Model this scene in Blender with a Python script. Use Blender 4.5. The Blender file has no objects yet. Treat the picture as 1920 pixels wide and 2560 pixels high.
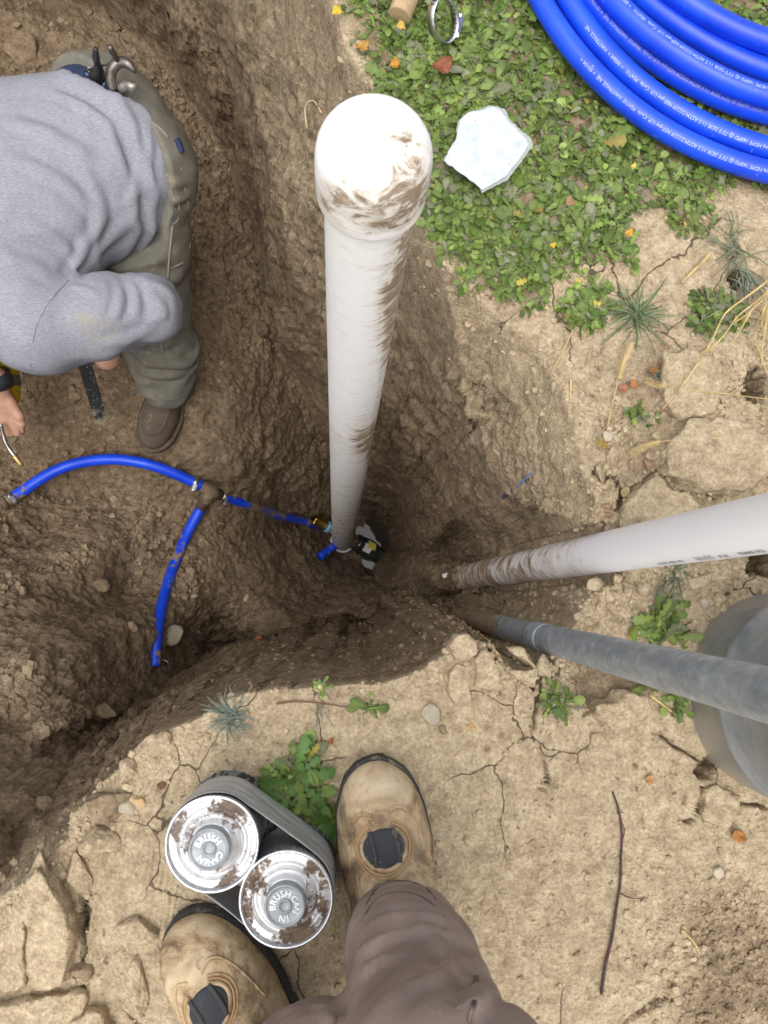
import bpy, math, random
import numpy as np
from mathutils import Vector, Matrix

random.seed(7)
RNG = np.random.default_rng(7)
scn = bpy.context.scene
COL = scn.collection

# ------------------------------------------------------------------ camera, sky, sun, exposure
FPX, CXP, CYP = 1775.0, 960.0, 1280.0          # focal length and centre in photo pixels (1920 x 2560)
NADIR = (880.0, 1480.0)                        # where plumb lines meet in the photo
_n = np.array([NADIR[0] - CXP, CYP - NADIR[1], -FPX]); _n /= np.linalg.norm(_n)
EZ = -_n
EY = np.array([0.0, 1.0, 0.0]); EY = EY - EZ * EY.dot(EZ); EY /= np.linalg.norm(EY)
EX = np.cross(EY, EZ)
RCAM = np.stack([EX, EY, EZ])                  # camera -> world
CAMZ = 1.0
cam = bpy.data.cameras.new('camera')
cam.sensor_fit = 'AUTO'; cam.sensor_width = 36.0
cam.lens = FPX / 2560.0 * 36.0
cam.clip_start = 0.02; cam.clip_end = 500.0
cam.dof.use_dof = True; cam.dof.focus_distance = 1.35; cam.dof.aperture_fstop = 14.0
camo = bpy.data.objects.new('camera', cam); COL.objects.link(camo)
M4 = Matrix.Identity(4)
for i in range(3):
    for j in range(3):
        M4[i][j] = RCAM[i, j]
M4[2][3] = CAMZ
camo.matrix_world = M4
scn.camera = camo

SUN_EL, SUN_AZ = math.radians(74), math.radians(196)
world = bpy.data.worlds.new('World'); scn.world = world; world.use_nodes = True
wn = world.node_tree.nodes; wl = world.node_tree.links
for n in list(wn): wn.remove(n)
wo = wn.new('ShaderNodeOutputWorld'); wb = wn.new('ShaderNodeBackground'); ws = wn.new('ShaderNodeTexSky')
ws.sky_type = 'NISHITA'; ws.sun_disc = False; ws.sun_elevation = SUN_EL; ws.sun_rotation = SUN_AZ
ws.air_density = 1.0; ws.dust_density = 4.0; ws.ozone_density = 1.0
wh = wn.new('ShaderNodeHueSaturation'); wh.inputs['Saturation'].default_value = 0.22
wl.new(ws.outputs[0], wh.inputs['Color']); wl.new(wh.outputs[0], wb.inputs['Color'])
wb.inputs['Strength'].default_value = 0.15
wl.new(wb.outputs[0], wo.inputs['Surface'])
sun = bpy.data.lights.new('sun', 'SUN'); sun.energy = 1.0; sun.angle = math.radians(75); sun.color = (1.0, 0.96, 0.9)
suno = bpy.data.objects.new('sun', sun); COL.objects.link(suno)
sd = Vector((math.cos(SUN_EL) * math.sin(SUN_AZ), math.cos(SUN_EL) * math.cos(SUN_AZ), math.sin(SUN_EL)))
suno.rotation_euler = sd.to_track_quat('Z', 'Y').to_euler()
scn.view_settings.view_transform = 'Standard'; scn.view_settings.look = 'None'
scn.view_settings.exposure = 0.70; scn.view_settings.gamma = 1.0
scn.view_settings.use_curve_mapping = False
scn.cycles.max_bounces = 6; scn.cycles.diffuse_bounces = 4
scn.cycles.use_adaptive_sampling = True; scn.cycles.adaptive_threshold = 0.03

# ------------------------------------------------------------------ helpers
def P(px, py, z=0.0):
    """the place at height z that stands at photo pixel px, py"""
    w = RCAM @ np.array([px - CXP, CYP - py, -FPX])
    t = (z - CAMZ) / w[2]
    return np.array([0, 0, CAMZ]) + w * t
def PD(px, py, d):
    return P(px, py, CAMZ - d)
def PX(pts):
    """world -> photo pixels"""
    q = (np.asarray(pts, float) - np.array([0, 0, CAMZ])) @ RCAM
    return np.stack([CXP + FPX * q[..., 0] / -q[..., 2], CYP - FPX * q[..., 1] / -q[..., 2]], -1)

def _hash(ix, iy, iz, seed):
    h = (ix.astype(np.uint32) * np.uint32(374761393) + iy.astype(np.uint32) * np.uint32(668265263)
         + iz.astype(np.uint32) * np.uint32(2147483647) + np.uint32((seed * 974634777) & 0xffffffff))
    h = (h ^ (h >> np.uint32(13))) * np.uint32(1274126177)
    h ^= h >> np.uint32(16)
    h = h * np.uint32(2246822519)
    return h ^ (h >> np.uint32(13))
def noise(p, freq=1.0, seed=0):
    """gradient noise about -1..1 at points p (n,3)"""
    p = np.asarray(p, np.float32) * np.float32(freq)
    i = np.floor(p).astype(np.int32); f = p - i
    u = f * f * f * (f * (f * 6 - 15) + 10)
    out = 0
    for dx in (0, 1):
        wx = u[:, 0] if dx else 1 - u[:, 0]
        for dy in (0, 1):
            wy = u[:, 1] if dy else 1 - u[:, 1]
            for dz in (0, 1):
                wz = u[:, 2] if dz else 1 - u[:, 2]
                h = _hash(i[:, 0] + dx, i[:, 1] + dy, i[:, 2] + dz, seed)
                g = (np.bitwise_and(h, 255).astype(np.float32) / 127.5 - 1) * (f[:, 0] - dx) \
                    + (np.bitwise_and(h >> np.uint32(8), 255).astype(np.float32) / 127.5 - 1) * (f[:, 1] - dy) \
                    + (np.bitwise_and(h >> np.uint32(16), 255).astype(np.float32) / 127.5 - 1) * (f[:, 2] - dz)
                out = out + g * wx * wy * wz
    return out * 1.3
def fbm(p, freq, octs=4, gain=0.5, seed=0):
    a, s, out = 1.0, 0.0, 0
    for k in range(octs):
        out = out + a * noise(p, freq * 2.03 ** k, seed + k * 17); s += a; a *= gain
    return out / s
def worley(p, freq, seed=0, two=False):
    """cell distance F1 (and F2) in cell units"""
    p = np.asarray(p, np.float32) * np.float32(freq)
    i = np.floor(p - 0.5).astype(np.int32)
    b1 = np.full(len(p), 9.0, np.float32); b2 = b1.copy()
    for dx in (0, 1):
        for dy in (0, 1):
            for dz in (0, 1):
                c = i + np.array([dx, dy, dz], np.int32)
                h = _hash(c[:, 0], c[:, 1], c[:, 2], seed)
                q = np.stack([np.bitwise_and(h, 1023), np.bitwise_and(h >> np.uint32(10), 1023), np.bitwise_and(h >> np.uint32(20), 1023)], 1).astype(np.float32) / 1023.0
                q = c + 0.15 + 0.7 * q - p
                d = np.sqrt(np.einsum('ij,ij->i', q, q))
                if two: b2 = np.minimum(b2, np.maximum(b1, d))
                b1 = np.minimum(b1, d)
    return (b1, b2) if two else b1
def sstep(a, b, x):
    t = np.clip((x - a) / (b - a), 0, 1)
    return t * t * (3 - 2 * t)

def mesh_data(name, V, F, mats=(), smooth=True, attrs=None, matidx=None):
    """V (n,3); F: one array (m,k) or a list of such arrays"""
    V = np.asarray(V, np.float32).reshape(-1, 3)
    if not isinstance(F, (list, tuple)) or (len(F) and not hasattr(F[0], 'shape')):
        F = [np.asarray(F, np.int32)]
    F = [np.asarray(f, np.int32) for f in F if len(f)]
    me = bpy.data.meshes.new(name)
    me.vertices.add(len(V)); me.vertices.foreach_set('co', V.ravel())
    nl = sum(f.size for f in F); npoly = sum(len(f) for f in F)
    me.loops.add(nl); me.loops.foreach_set('vertex_index', np.concatenate([f.ravel() for f in F]))
    tot = np.concatenate([np.full(len(f), f.shape[1], np.int32) for f in F])
    st = np.concatenate([[0], np.cumsum(tot)[:-1]]).astype(np.int32)
    me.polygons.add(npoly); me.polygons.foreach_set('loop_start', st); me.polygons.foreach_set('loop_total', tot)
    if matidx is not None:
        me.polygons.foreach_set('material_index', np.asarray(matidx, np.int32))
    me.update(calc_edges=True); me.validate()
    me.polygons.foreach_set('use_smooth', np.full(len(me.polygons), bool(smooth)))
    for m in (mats if isinstance(mats, (list, tuple)) else [mats]):
        me.materials.append(m)
    for k, a in (attrs or {}).items():
        a = np.asarray(a, np.float32)
        if a.ndim == 1:
            at = me.attributes.new(k, 'FLOAT', 'POINT'); at.data.foreach_set('value', a)
        else:
            at = me.attributes.new(k, 'FLOAT_COLOR', 'POINT')
            if a.shape[1] == 3: a = np.concatenate([a, np.ones((len(a), 1), np.float32)], 1)
            at.data.foreach_set('color', a.ravel())
    return me
def link(name, me, parent=None, loc=None):
    o = bpy.data.objects.new(name, me); COL.objects.link(o)
    if parent is not None:
        o.parent = parent
        if parent.type == 'EMPTY' or parent.matrix_basis != Matrix.Identity(4):
            o.matrix_parent_inverse = parent_world(parent).inverted()
    if loc is not None: o.location = Vector(loc)
    return o
def parent_world(o):
    m = o.matrix_basis.copy()
    if o.parent is not None:
        m = parent_world(o.parent) @ o.matrix_parent_inverse @ m
    return m
def tag(o, label, cat, group=None):
    o['label'] = label; o['category'] = cat
    if group: o['group'] = group
    return o
def thing(name, label, cat, loc=(0, 0, 0), group=None):
    o = bpy.data.objects.new(name, None); COL.objects.link(o); o.location = Vector(loc); o.empty_display_size = 0.05
    return tag(o, label, cat, group)
def obj(name, V, F, m, parent=None, smooth=True, attrs=None, matidx=None):
    return link(name, mesh_data(name, V, F, m, smooth, attrs, matidx), parent)
def struct(o, kind='structure'):
    o['kind'] = kind; return o

def catmull(pts, n=10):
    pts = np.asarray(pts, float)
    p = np.vstack([2 * pts[0] - pts[1], pts, 2 * pts[-1] - pts[-2]])
    out = []
    for i in range(1, len(p) - 2):
        t = np.linspace(0, 1, n, endpoint=False)[:, None]
        a, b, c, d = p[i - 1], p[i], p[i + 1], p[i + 2]
        out.append(0.5 * (2 * b + (c - a) * t + (2 * a - 5 * b + 4 * c - d) * t ** 2 + (3 * b - a - 3 * c + d) * t ** 3))
    out.append(p[-2][None])
    return np.vstack(out)
def frames(path):
    path = np.asarray(path, float)
    T = np.gradient(path, axis=0); T /= np.linalg.norm(T, axis=1)[:, None] + 1e-12
    up = np.array([0, 0, 1.0]) if abs(T[0, 2]) < 0.9 else np.array([1.0, 0, 0])
    N = np.zeros_like(T); n = np.cross(T[0], up); n /= np.linalg.norm(n); N[0] = n
    for i in range(1, len(T)):
        n = n - T[i] * n.dot(T[i]); n /= np.linalg.norm(n); N[i] = n
    return T, N, np.cross(T, N)
def tube(path, rad, n=16, cap=True, flat=1.0):
    path = np.asarray(path, float); m = len(path)
    rad = np.broadcast_to(np.asarray(rad, float), (m,))
    T, N, B = frames(path)
    a = np.linspace(0, 2 * np.pi, n, endpoint=False)
    V = path[:, None] + rad[:, None, None] * (np.cos(a)[None, :, None] * N[:, None] + flat * np.sin(a)[None, :, None] * B[:, None])
    V = V.reshape(-1, 3)
    i = np.arange(m - 1)[:, None] * n; j = np.arange(n)[None]; k = (j + 1) % n
    F = np.stack([i + j, i + k, i + n + k, i + n + j], -1).reshape(-1, 4)
    if cap:
        V = np.vstack([V, path[:1], path[-1:]]); c0, c1 = m * n, m * n + 1
        j = np.arange(n); k = (j + 1) % n
        t = np.vstack([np.stack([np.full(n, c0), k, j], 1), np.stack([np.full(n, c1), (m - 1) * n + j, (m - 1) * n + k], 1)])
        return V, [F, t]
    return V, [F]
def lathe(prof, n=48, origin=(0, 0, 0), axis=(0, 0, 1), closed=False):
    """profile of (r, h) along axis"""
    ax = np.asarray(axis, float); ax /= np.linalg.norm(ax)
    u = np.cross(ax, [0, 1, 0]) if abs(ax[1]) < 0.9 else np.cross(ax, [1, 0, 0]); u /= np.linalg.norm(u); w = np.cross(ax, u)
    a = np.linspace(0, 2 * np.pi, n, endpoint=False); prof = np.asarray(prof, float); m = len(prof)
    V = np.asarray(origin) + prof[:, None, 1:2] * ax + prof[:, None, 0:1] * (np.cos(a)[None, :, None] * u + np.sin(a)[None, :, None] * w)
    i = np.arange(m - 1)[:, None] * n; j = np.arange(n)[None]; k = (j + 1) % n
    F = np.stack([i + j, i + k, i + n + k, i + n + j], -1).reshape(-1, 4)
    return V.reshape(-1, 3), [F]
def join(parts):
    V, F, o = [], [], 0
    for v, f in parts:
        v = np.asarray(v).reshape(-1, 3)
        for g in (f if isinstance(f, list) else [f]):
            if len(g): F.append(np.asarray(g) + o)
        V.append(v); o += len(v)
    return np.vstack(V), F
def box(c, s, R=None):
    v = np.array([[x, y, z] for x in (-.5, .5) for y in (-.5, .5) for z in (-.5, .5)]) * np.asarray(s)
    if R is not None: v = v @ np.asarray(R).T
    return v + np.asarray(c), [np.array([[0, 1, 3, 2], [4, 6, 7, 5], [0, 4, 5, 1], [2, 3, 7, 6], [0, 2, 6, 4], [1, 5, 7, 3]])]
def basis(d, up=(0, 0, 1)):
    """rotation with columns x=d, y, z~up"""
    d = np.asarray(d, float); d = d / np.linalg.norm(d); up = np.asarray(up, float)
    y = np.cross(up, d); y /= np.linalg.norm(y); z = np.cross(d, y)
    return np.stack([d, y, z], 1)

def surface_nets(f, lo, hi, h):
    lo = np.asarray(lo, float); hi = np.asarray(hi, float)
    n = np.ceil((hi - lo) / h).astype(int) + 1
    ax = [lo[k] + h * np.arange(n[k]) for k in range(3)]
    G = np.stack(np.meshgrid(*ax, indexing='ij'), -1).reshape(-1, 3).astype(np.float32)
    v = np.concatenate([f(g) for g in np.array_split(G, max(1, len(G) // 400000))]).reshape(n)
    s = v < 0
    c = sum(s[a:n[0] - 1 + a, b:n[1] - 1 + b, d:n[2] - 1 + d].astype(np.int8) for a in (0, 1) for b in (0, 1) for d in (0, 1))
    act = np.argwhere((c > 0) & (c < 8))
    ids = np.full(n - 1, -1, np.int32); ids[tuple(act.T)] = np.arange(len(act))
    acc = np.zeros((len(act), 3)); cnt = np.zeros(len(act))
    cor = [(a, b, d) for a in (0, 1) for b in (0, 1) for d in (0, 1)]
    val = {q: v[act[:, 0] + q[0], act[:, 1] + q[1], act[:, 2] + q[2]] for q in cor}
    for q in cor:
        for k in range(3):
            if q[k] == 0:
                r = list(q); r[k] = 1; r = tuple(r)
                a, b = val[q], val[r]; m = (a < 0) != (b < 0)
                t = np.where(m, a / (a - b + 1e-20), 0)
                p = np.array(q, float)[None] + t[:, None] * np.eye(3)[k][None]
                acc += np.where(m[:, None], p, 0); cnt += m
    V = lo + h * (act + acc / cnt[:, None])
    F = []
    for k in range(3):
        a, b = (k + 1) % 3, (k + 2) % 3
        sl0 = [slice(None)] * 3; sl1 = [slice(None)] * 3; sl0[k] = slice(0, -1); sl1[k] = slice(1, None)
        m = s[tuple(sl0)] != s[tuple(sl1)]
        e = np.argwhere(m)
        ok = (e[:, a] > 0) & (e[:, b] > 0) & (e[:, a] < n[a] - 1) & (e[:, b] < n[b] - 1)
        e = e[ok]
        if not len(e): continue
        inside = s[tuple(sl0)][tuple(e.T)]
        def cid(da, db):
            g = e.copy(); g[:, a] += da; g[:, b] += db
            return ids[tuple(g.T)]
        q = np.stack([cid(-1, -1), cid(0, -1), cid(0, 0), cid(-1, 0)], 1)
        q[~inside] = q[~inside][:, ::-1]
        F.append(q)
    return V, [np.vstack(F)]
def capsule(p, a, b, ra, rb):
    a = np.asarray(a, np.float32); b = np.asarray(b, np.float32); ab = b - a
    t = np.clip(((p - a) @ ab) / (ab @ ab), 0, 1)
    return np.linalg.norm(p - a - t[:, None] * ab, axis=1) - (ra + (rb - ra) * t)
def ellipsoid(p, c, R, r):
    q = (p - np.asarray(c, np.float32)) @ np.asarray(R, np.float32) / np.asarray(r, np.float32)
    k = np.linalg.norm(q, axis=1)
    return (k - 1) * float(min(r)) * 0.5 + (k - 1) * float(np.mean(r)) * 0.5
def smin(a, b, k):
    h = np.clip(0.5 + 0.5 * (b - a) / k, 0, 1)
    return b * (1 - h) + a * h - k * h * (1 - h)
def polish(f, V, F, it=1):
    e = 0.0006
    q = np.vstack([np.c_[g[:, 0], g[:, 1]] if g.shape[1] == 2 else np.vstack([g[:, [i, (i + 1) % g.shape[1]]] for i in range(g.shape[1])]) for g in F])
    cnt = np.bincount(q[:, 0], minlength=len(V)) + np.bincount(q[:, 1], minlength=len(V)) + 1e-9
    for _ in range(it):
        acc = np.stack([np.bincount(q[:, 0], V[q[:, 1], k], len(V)) + np.bincount(q[:, 1], V[q[:, 0], k], len(V)) for k in range(3)], 1) / cnt[:, None]
        V = V * 0.4 + acc * 0.6
        v0 = f(V.astype(np.float32))
        g = np.stack([f((V + e * np.eye(3)[k]).astype(np.float32)) - v0 for k in range(3)], 1) / e
        V = V - g * (np.clip(v0, -.004, .004) / np.maximum((g ** 2).sum(1), 0.3))[:, None]
    return V
def skin(f, lo, hi, h, it=1):
    V, F = surface_nets(f, lo, hi, h)
    return polish(f, V, F, it), F
def ray_sdf(px, py, f, d0, d1, n=400):
    w = RCAM @ np.array([px - CXP, CYP - py, -FPX]); w = w / -w[2]
    d = np.linspace(d0, d1, n); q = np.array([0, 0, CAMZ]) + d[:, None] * w
    v = f(q.astype(np.float32)); k = np.where(v < 0)[0]
    return q[k[0]] if len(k) else q[int(np.argmin(v))]
def crease(p, lines):
    """cloth folds: raised ridge with a hollow beside it along each 3d polyline"""
    out = np.zeros(len(p), np.float32)
    for pts, A, w in lines:
        lo, hi = pts.min(0) - 5 * w, pts.max(0) + 5 * w
        m = np.where(((p > lo) & (p < hi)).all(1))[0]
        if not len(m): continue
        q = p[m]; dd = np.full(len(m), 9.0); L = len(pts) - 1; tt = np.zeros(len(m))
        for i in range(L):
            ab = pts[i + 1] - pts[i]; t = np.clip(((q - pts[i]) @ ab) / (ab @ ab + 1e-12), 0, 1)
            d = np.linalg.norm(q - pts[i] - t[:, None] * ab, axis=1)
            b = d < dd; dd = np.where(b, d, dd); tt = np.where(b, (i + t) / L, tt)
        f = np.clip(np.minimum(tt, 1 - tt) * 5 + .1, 0, 1)
        out[m] += A * f * (np.exp(-(dd / w) ** 2) - .65 * np.exp(-((dd - 2.0 * w) / (.9 * w)) ** 2))
    return out
def px_creases(pxs, f, d0, d1, A, w):
    return [(catmull(np.array([ray_sdf(x, y, f, d0, d1) for x, y in l]), 3), A * (0.7 + 0.6 * ((i * 37) % 10) / 10), w * (0.8 + 0.5 * ((i * 53) % 10) / 10)) for i, l in enumerate(pxs)]
def chain(p, pts, k=0.02):
    """pts: list of (xyz, r) joined by tapered capsules"""
    d = None
    for (a, ra), (b, rb) in zip(pts[:-1], pts[1:]):
        c = capsule(p, a, b, ra, rb)
        d = c if d is None else smin(d, c, k)
    return d

# ------------------------------------------------------------------ material helper
class Mat:
    def __init__(self, name, rough=0.6, spec=0.4, metal=0.0, bump_dist=0.002):
        self.m = bpy.data.materials.new(name); self.m.use_nodes = True
        self.t = self.m.node_tree; self.n = self.t.nodes; self.l = self.t.links
        self.b = self.n['Principled BSDF']
        self.b.inputs['Roughness'].default_value = rough
        self.b.inputs['Specular IOR Level'].default_value = spec
        self.b.inputs['Metallic'].default_value = metal
        self._pos = None; self.bump_dist = bump_dist; self._last = None
    def put(self, sock, v):
        if isinstance(v, bpy.types.NodeSocket): self.l.new(v, sock)
        elif isinstance(v, (tuple, list)) and len(v) == 3 and sock.type == 'RGBA': sock.default_value = (*v, 1)
        else: sock.default_value = v
    def node(self, typ, **kw):
        n = self.n.new(typ)
        for k, v in kw.items():
            if k.startswith('_'): setattr(n, k[1:], v)
            else: self.put(n.inputs[k], v)
        return n
    def pos(self, scale=(1, 1, 1), rot=(0, 0, 0), obj=False):
        key = 'Object' if obj else None
        if obj: src = self.node('ShaderNodeTexCoord').outputs['Object']
        else: src = self.node('ShaderNodeNewGeometry').outputs['Position']
        if scale == (1, 1, 1) and rot == (0, 0, 0): return src
        mp = self.node('ShaderNodeMapping', Scale=scale, Rotation=rot); self.l.new(src, mp.inputs['Vector'])
        return mp.outputs[0]
    def noise(self, scale, detail=4, rough=0.55, vec=None, dist=0.0):
        n = self.node('ShaderNodeTexNoise', Scale=scale, Detail=detail, Roughness=rough, Distortion=dist)
        self.l.new(vec if vec is not None else self.pos(), n.inputs['Vector'])
        return n.outputs['Fac']
    def vor(self, scale, feature='F1', vec=None, rnd=1.0, out='Distance'):
        n = self.node('ShaderNodeTexVoronoi', Scale=scale, Randomness=rnd); n.feature = feature
        self.l.new(vec if vec is not None else self.pos(), n.inputs['Vector'])
        return n.outputs[out]
    def attr(self, name, out='Fac'):
        n = self.node('ShaderNodeAttribute'); n.attribute_name = name
        return n.outputs[out]
    def ramp(self, fac, stops, interp='LINEAR'):
        n = self.node('ShaderNodeValToRGB'); n.color_ramp.interpolation = interp
        e = n.color_ramp.elements
        while len(e) > 1: e.remove(e[-1])
        for i, (p, c) in enumerate(stops):
            if isinstance(c, (int, float)): c = (c, c, c)
            x = e[0] if i == 0 else e.new(p)
            x.position = p; x.color = (*c, 1)
        self.put(n.inputs['Fac'], fac)
        return n.outputs['Color']
    def step(self, x, a, b):
        n = self.node('ShaderNodeMapRange'); n.interpolation_type = 'SMOOTHSTEP'
        self.put(n.inputs['Value'], x); n.inputs['From Min'].default_value = a; n.inputs['From Max'].default_value = b
        return n.outputs[0]
    def math(self, op, a, b=0.0, clamp=False):
        n = self.node('ShaderNodeMath'); n.operation = op; n.use_clamp = clamp
        self.put(n.inputs[0], a); self.put(n.inputs[1], b)
        return n.outputs[0]
    def mix(self, fac, a, b, mode='MIX'):
        n = self.node('ShaderNodeMix'); n.data_type = 'RGBA'; n.blend_type = mode
        self.put(n.inputs[0], fac); self.put(n.inputs[6], a); self.put(n.inputs[7], b)
        return n.outputs[2]
    def bump(self, h, strength=0.5, dist=None):
        n = self.node('ShaderNodeBump', Strength=strength, Distance=dist or self.bump_dist)
        self.l.new(h, n.inputs['Height'])
        if self._last is not None: self.l.new(self._last, n.inputs['Normal'])
        self._last = n.outputs['Normal']
        self.l.new(self._last, self.b.inputs['Normal'])
    def color(self, c): self.put(self.b.inputs['Base Color'], c); return self
    def rough(self, r): self.put(self.b.inputs['Roughness'], r); return self
def plain(name, c, rough=0.6, spec=0.4, metal=0.0, var=0.15, scale=40.0, bump=0.0):
    m = Mat(name, rough, spec, metal)
    f = m.noise(scale, 5)
    m.color(m.ramp(f, [(0.3, tuple(x * (1 - var) for x in c)), (0.7, tuple(min(1, x * (1 + var)) for x in c))]))
    if bump: m.bump(m.noise(scale * 6, 4), bump)
    return m.m

# ------------------------------------------------------------------ the ground with the dug pit
def seg_dist(p, a, b):
    ab = b - a; t = np.clip(((p - a) @ ab) / (ab @ ab + 1e-12), 0, 1)
    return np.linalg.norm(p - a - t[:, None] * ab, axis=1), t
def poly_signed(p, poly):
    """signed distance, positive inside"""
    d = np.full(len(p), 9e9); ins = np.zeros(len(p), bool)
    for i in range(len(poly)):
        a, b = poly[i], poly[(i + 1) % len(poly)]
        d = np.minimum(d, seg_dist(p, a, b)[0])
        c = (a[1] > p[:, 1]) != (b[1] > p[:, 1])
        xi = (b[0] - a[0]) * (p[:, 1] - a[1]) / (b[1] - a[1] + 1e-12) + a[0]
        ins ^= c & (p[:, 0] < xi)
    return np.where(ins, d, -d)
RIM_PX = [(833, 0), (885, 130), (950, 250), (1000, 400), (1030, 500), (1085, 610), (1150, 690), (1225, 760), (1300, 815), (1375, 900),
          (1415, 1000), (1440, 1080), (1475, 1170), (1500, 1260), (1490, 1340), (1475, 1440), (1465, 1530), (1420, 1610), (1330, 1640), (1250, 1625),
          (1180, 1575), (1125, 1592), (1110, 1632), (1066, 1668), (1012, 1701), (940, 1715), (846, 1712), (791, 1708), (700, 1722), (632, 1732), (560, 1752),
          (530, 1780), (455, 1828), (380, 1850), (320, 1890), (300, 1940), (245, 1965), (185, 2050), (176, 2110), (120, 2160), (60, 2210), (0, 2250), (-80, 2330)]
RIM = np.array([P(x, y)[:2] for x, y in RIM_PX])
RIM = np.vstack([RIM, [[-0.80, -0.62], [-1.2, -0.6], [-1.6, -0.35], [-1.68, 0.6], [-1.6, 1.6], [-1.25, 2.0], [-0.85, 1.94], [-0.55, 1.75], [-0.32, 1.45], [-0.15, 1.18]]])
DEPTH_PX = [  # floor of the pit: pixel and depth below the lens
    (410, 1090, 2.02), (180, 1000, 2.04), (60, 1130, 2.10), (300, 1200, 2.14), (480, 1260, 2.20), (600, 1180, 2.22), (560, 960, 2.06), (330, 820, 1.96), (150, 600, 1.95), (300, 350, 1.95),
    (650, 1290, 2.46), (720, 1310, 2.74), (780, 1312, 2.88), (740, 1345, 2.72), (810, 1345, 2.96), (857, 1370, 3.0), (930, 1380, 3.02), (1000, 1420, 2.95), (950, 1440, 2.92), (870, 1430, 2.88),
    (760, 1440, 2.62), (640, 1430, 2.36), (520, 1420, 2.20), (440, 1560, 2.08), (385, 1680, 1.98), (300, 1500, 2.06), (230, 1400, 1.96), (120, 1310, 2.06), (60, 1430, 1.84), (60, 1250, 2.04),
    (120, 1600, 1.62), (220, 1640, 1.66), (60, 1800, 1.46), (180, 1800, 1.46), (80, 1980, 1.25), (190, 1960, 1.24), (240, 1880, 1.36), (330, 1790, 1.80), (460, 1740, 1.98), (40, 2110, 1.12),
    (640, 1640, 2.12), (760, 1610, 2.25), (900, 1560, 2.30), (980, 1500, 2.40), (1080, 1470, 2.45), (1090, 1380, 2.6), (330, 1860, 1.60), (400, 1820, 1.80), (500, 1770, 1.95), (285, 1915, 1.46), (600, 1725, 2.05), (700, 1705, 2.10), (800, 1695, 2.15), (900, 1692, 2.2), (1000, 1670, 2.2), (-200, 1100, 2.0), (-300, 1500, 1.7), (-250, 1900, 1.35), (-300, 700, 1.9)]
DP = np.array([PD(*q) for q in DEPTH_PX])
def _tps(r2): return np.where(r2 > 1e-12, 0.5 * r2 * np.log(r2 + 1e-12), 0)
_K = _tps(((DP[:, None, :2] - DP[None, :, :2]) ** 2).sum(-1)) + np.eye(len(DP)) * 2e-4
_A = np.block([[_K, np.c_[np.ones(len(DP)), DP[:, :2]]], [np.c_[np.ones(len(DP)), DP[:, :2]].T, np.zeros((3, 3))]])
_W = np.linalg.solve(_A, np.r_[-DP[:, 2], 0, 0, 0])
def floor_depth(p):
    out = _W[-3] + p @ _W[-2:]
    for i in range(len(DP)):
        out = out + _W[i] * _tps(((p - DP[i, :2]) ** 2).sum(1))
    return np.clip(out, 0.05, 1.985)
KPTS = [(700, 100, 4.2), (950, 300, 5.2), (1050, 600, 8.0), (1200, 780, 11.0), (1400, 1000, 13.0), (1480, 1200, 13.0), (1470, 1420, 9.0), (1400, 1600, 9.0), (1200, 1600, 20.0),
        (1000, 1700, 38.0), (800, 1715, 40.0), (600, 1740, 34.0), (450, 1830, 22.0), (320, 1900, 14.0), (220, 2000, 8.0), (100, 2170, 3.0), (0, 2250, 2.0), (-300, 2400, 0.8)]
KP = np.array([P(x, y)[:2] for x, y, k in KPTS]); KV = np.array([k for *_, k in KPTS])
def wall_k(p):
    w = 0; s = 0
    for q, k in zip(KP, KV):
        g = 1 / (((p - q) ** 2).sum(1) + 0.004) ** 1.5
        w = w + g; s = s + g * k
    return s / w

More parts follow.
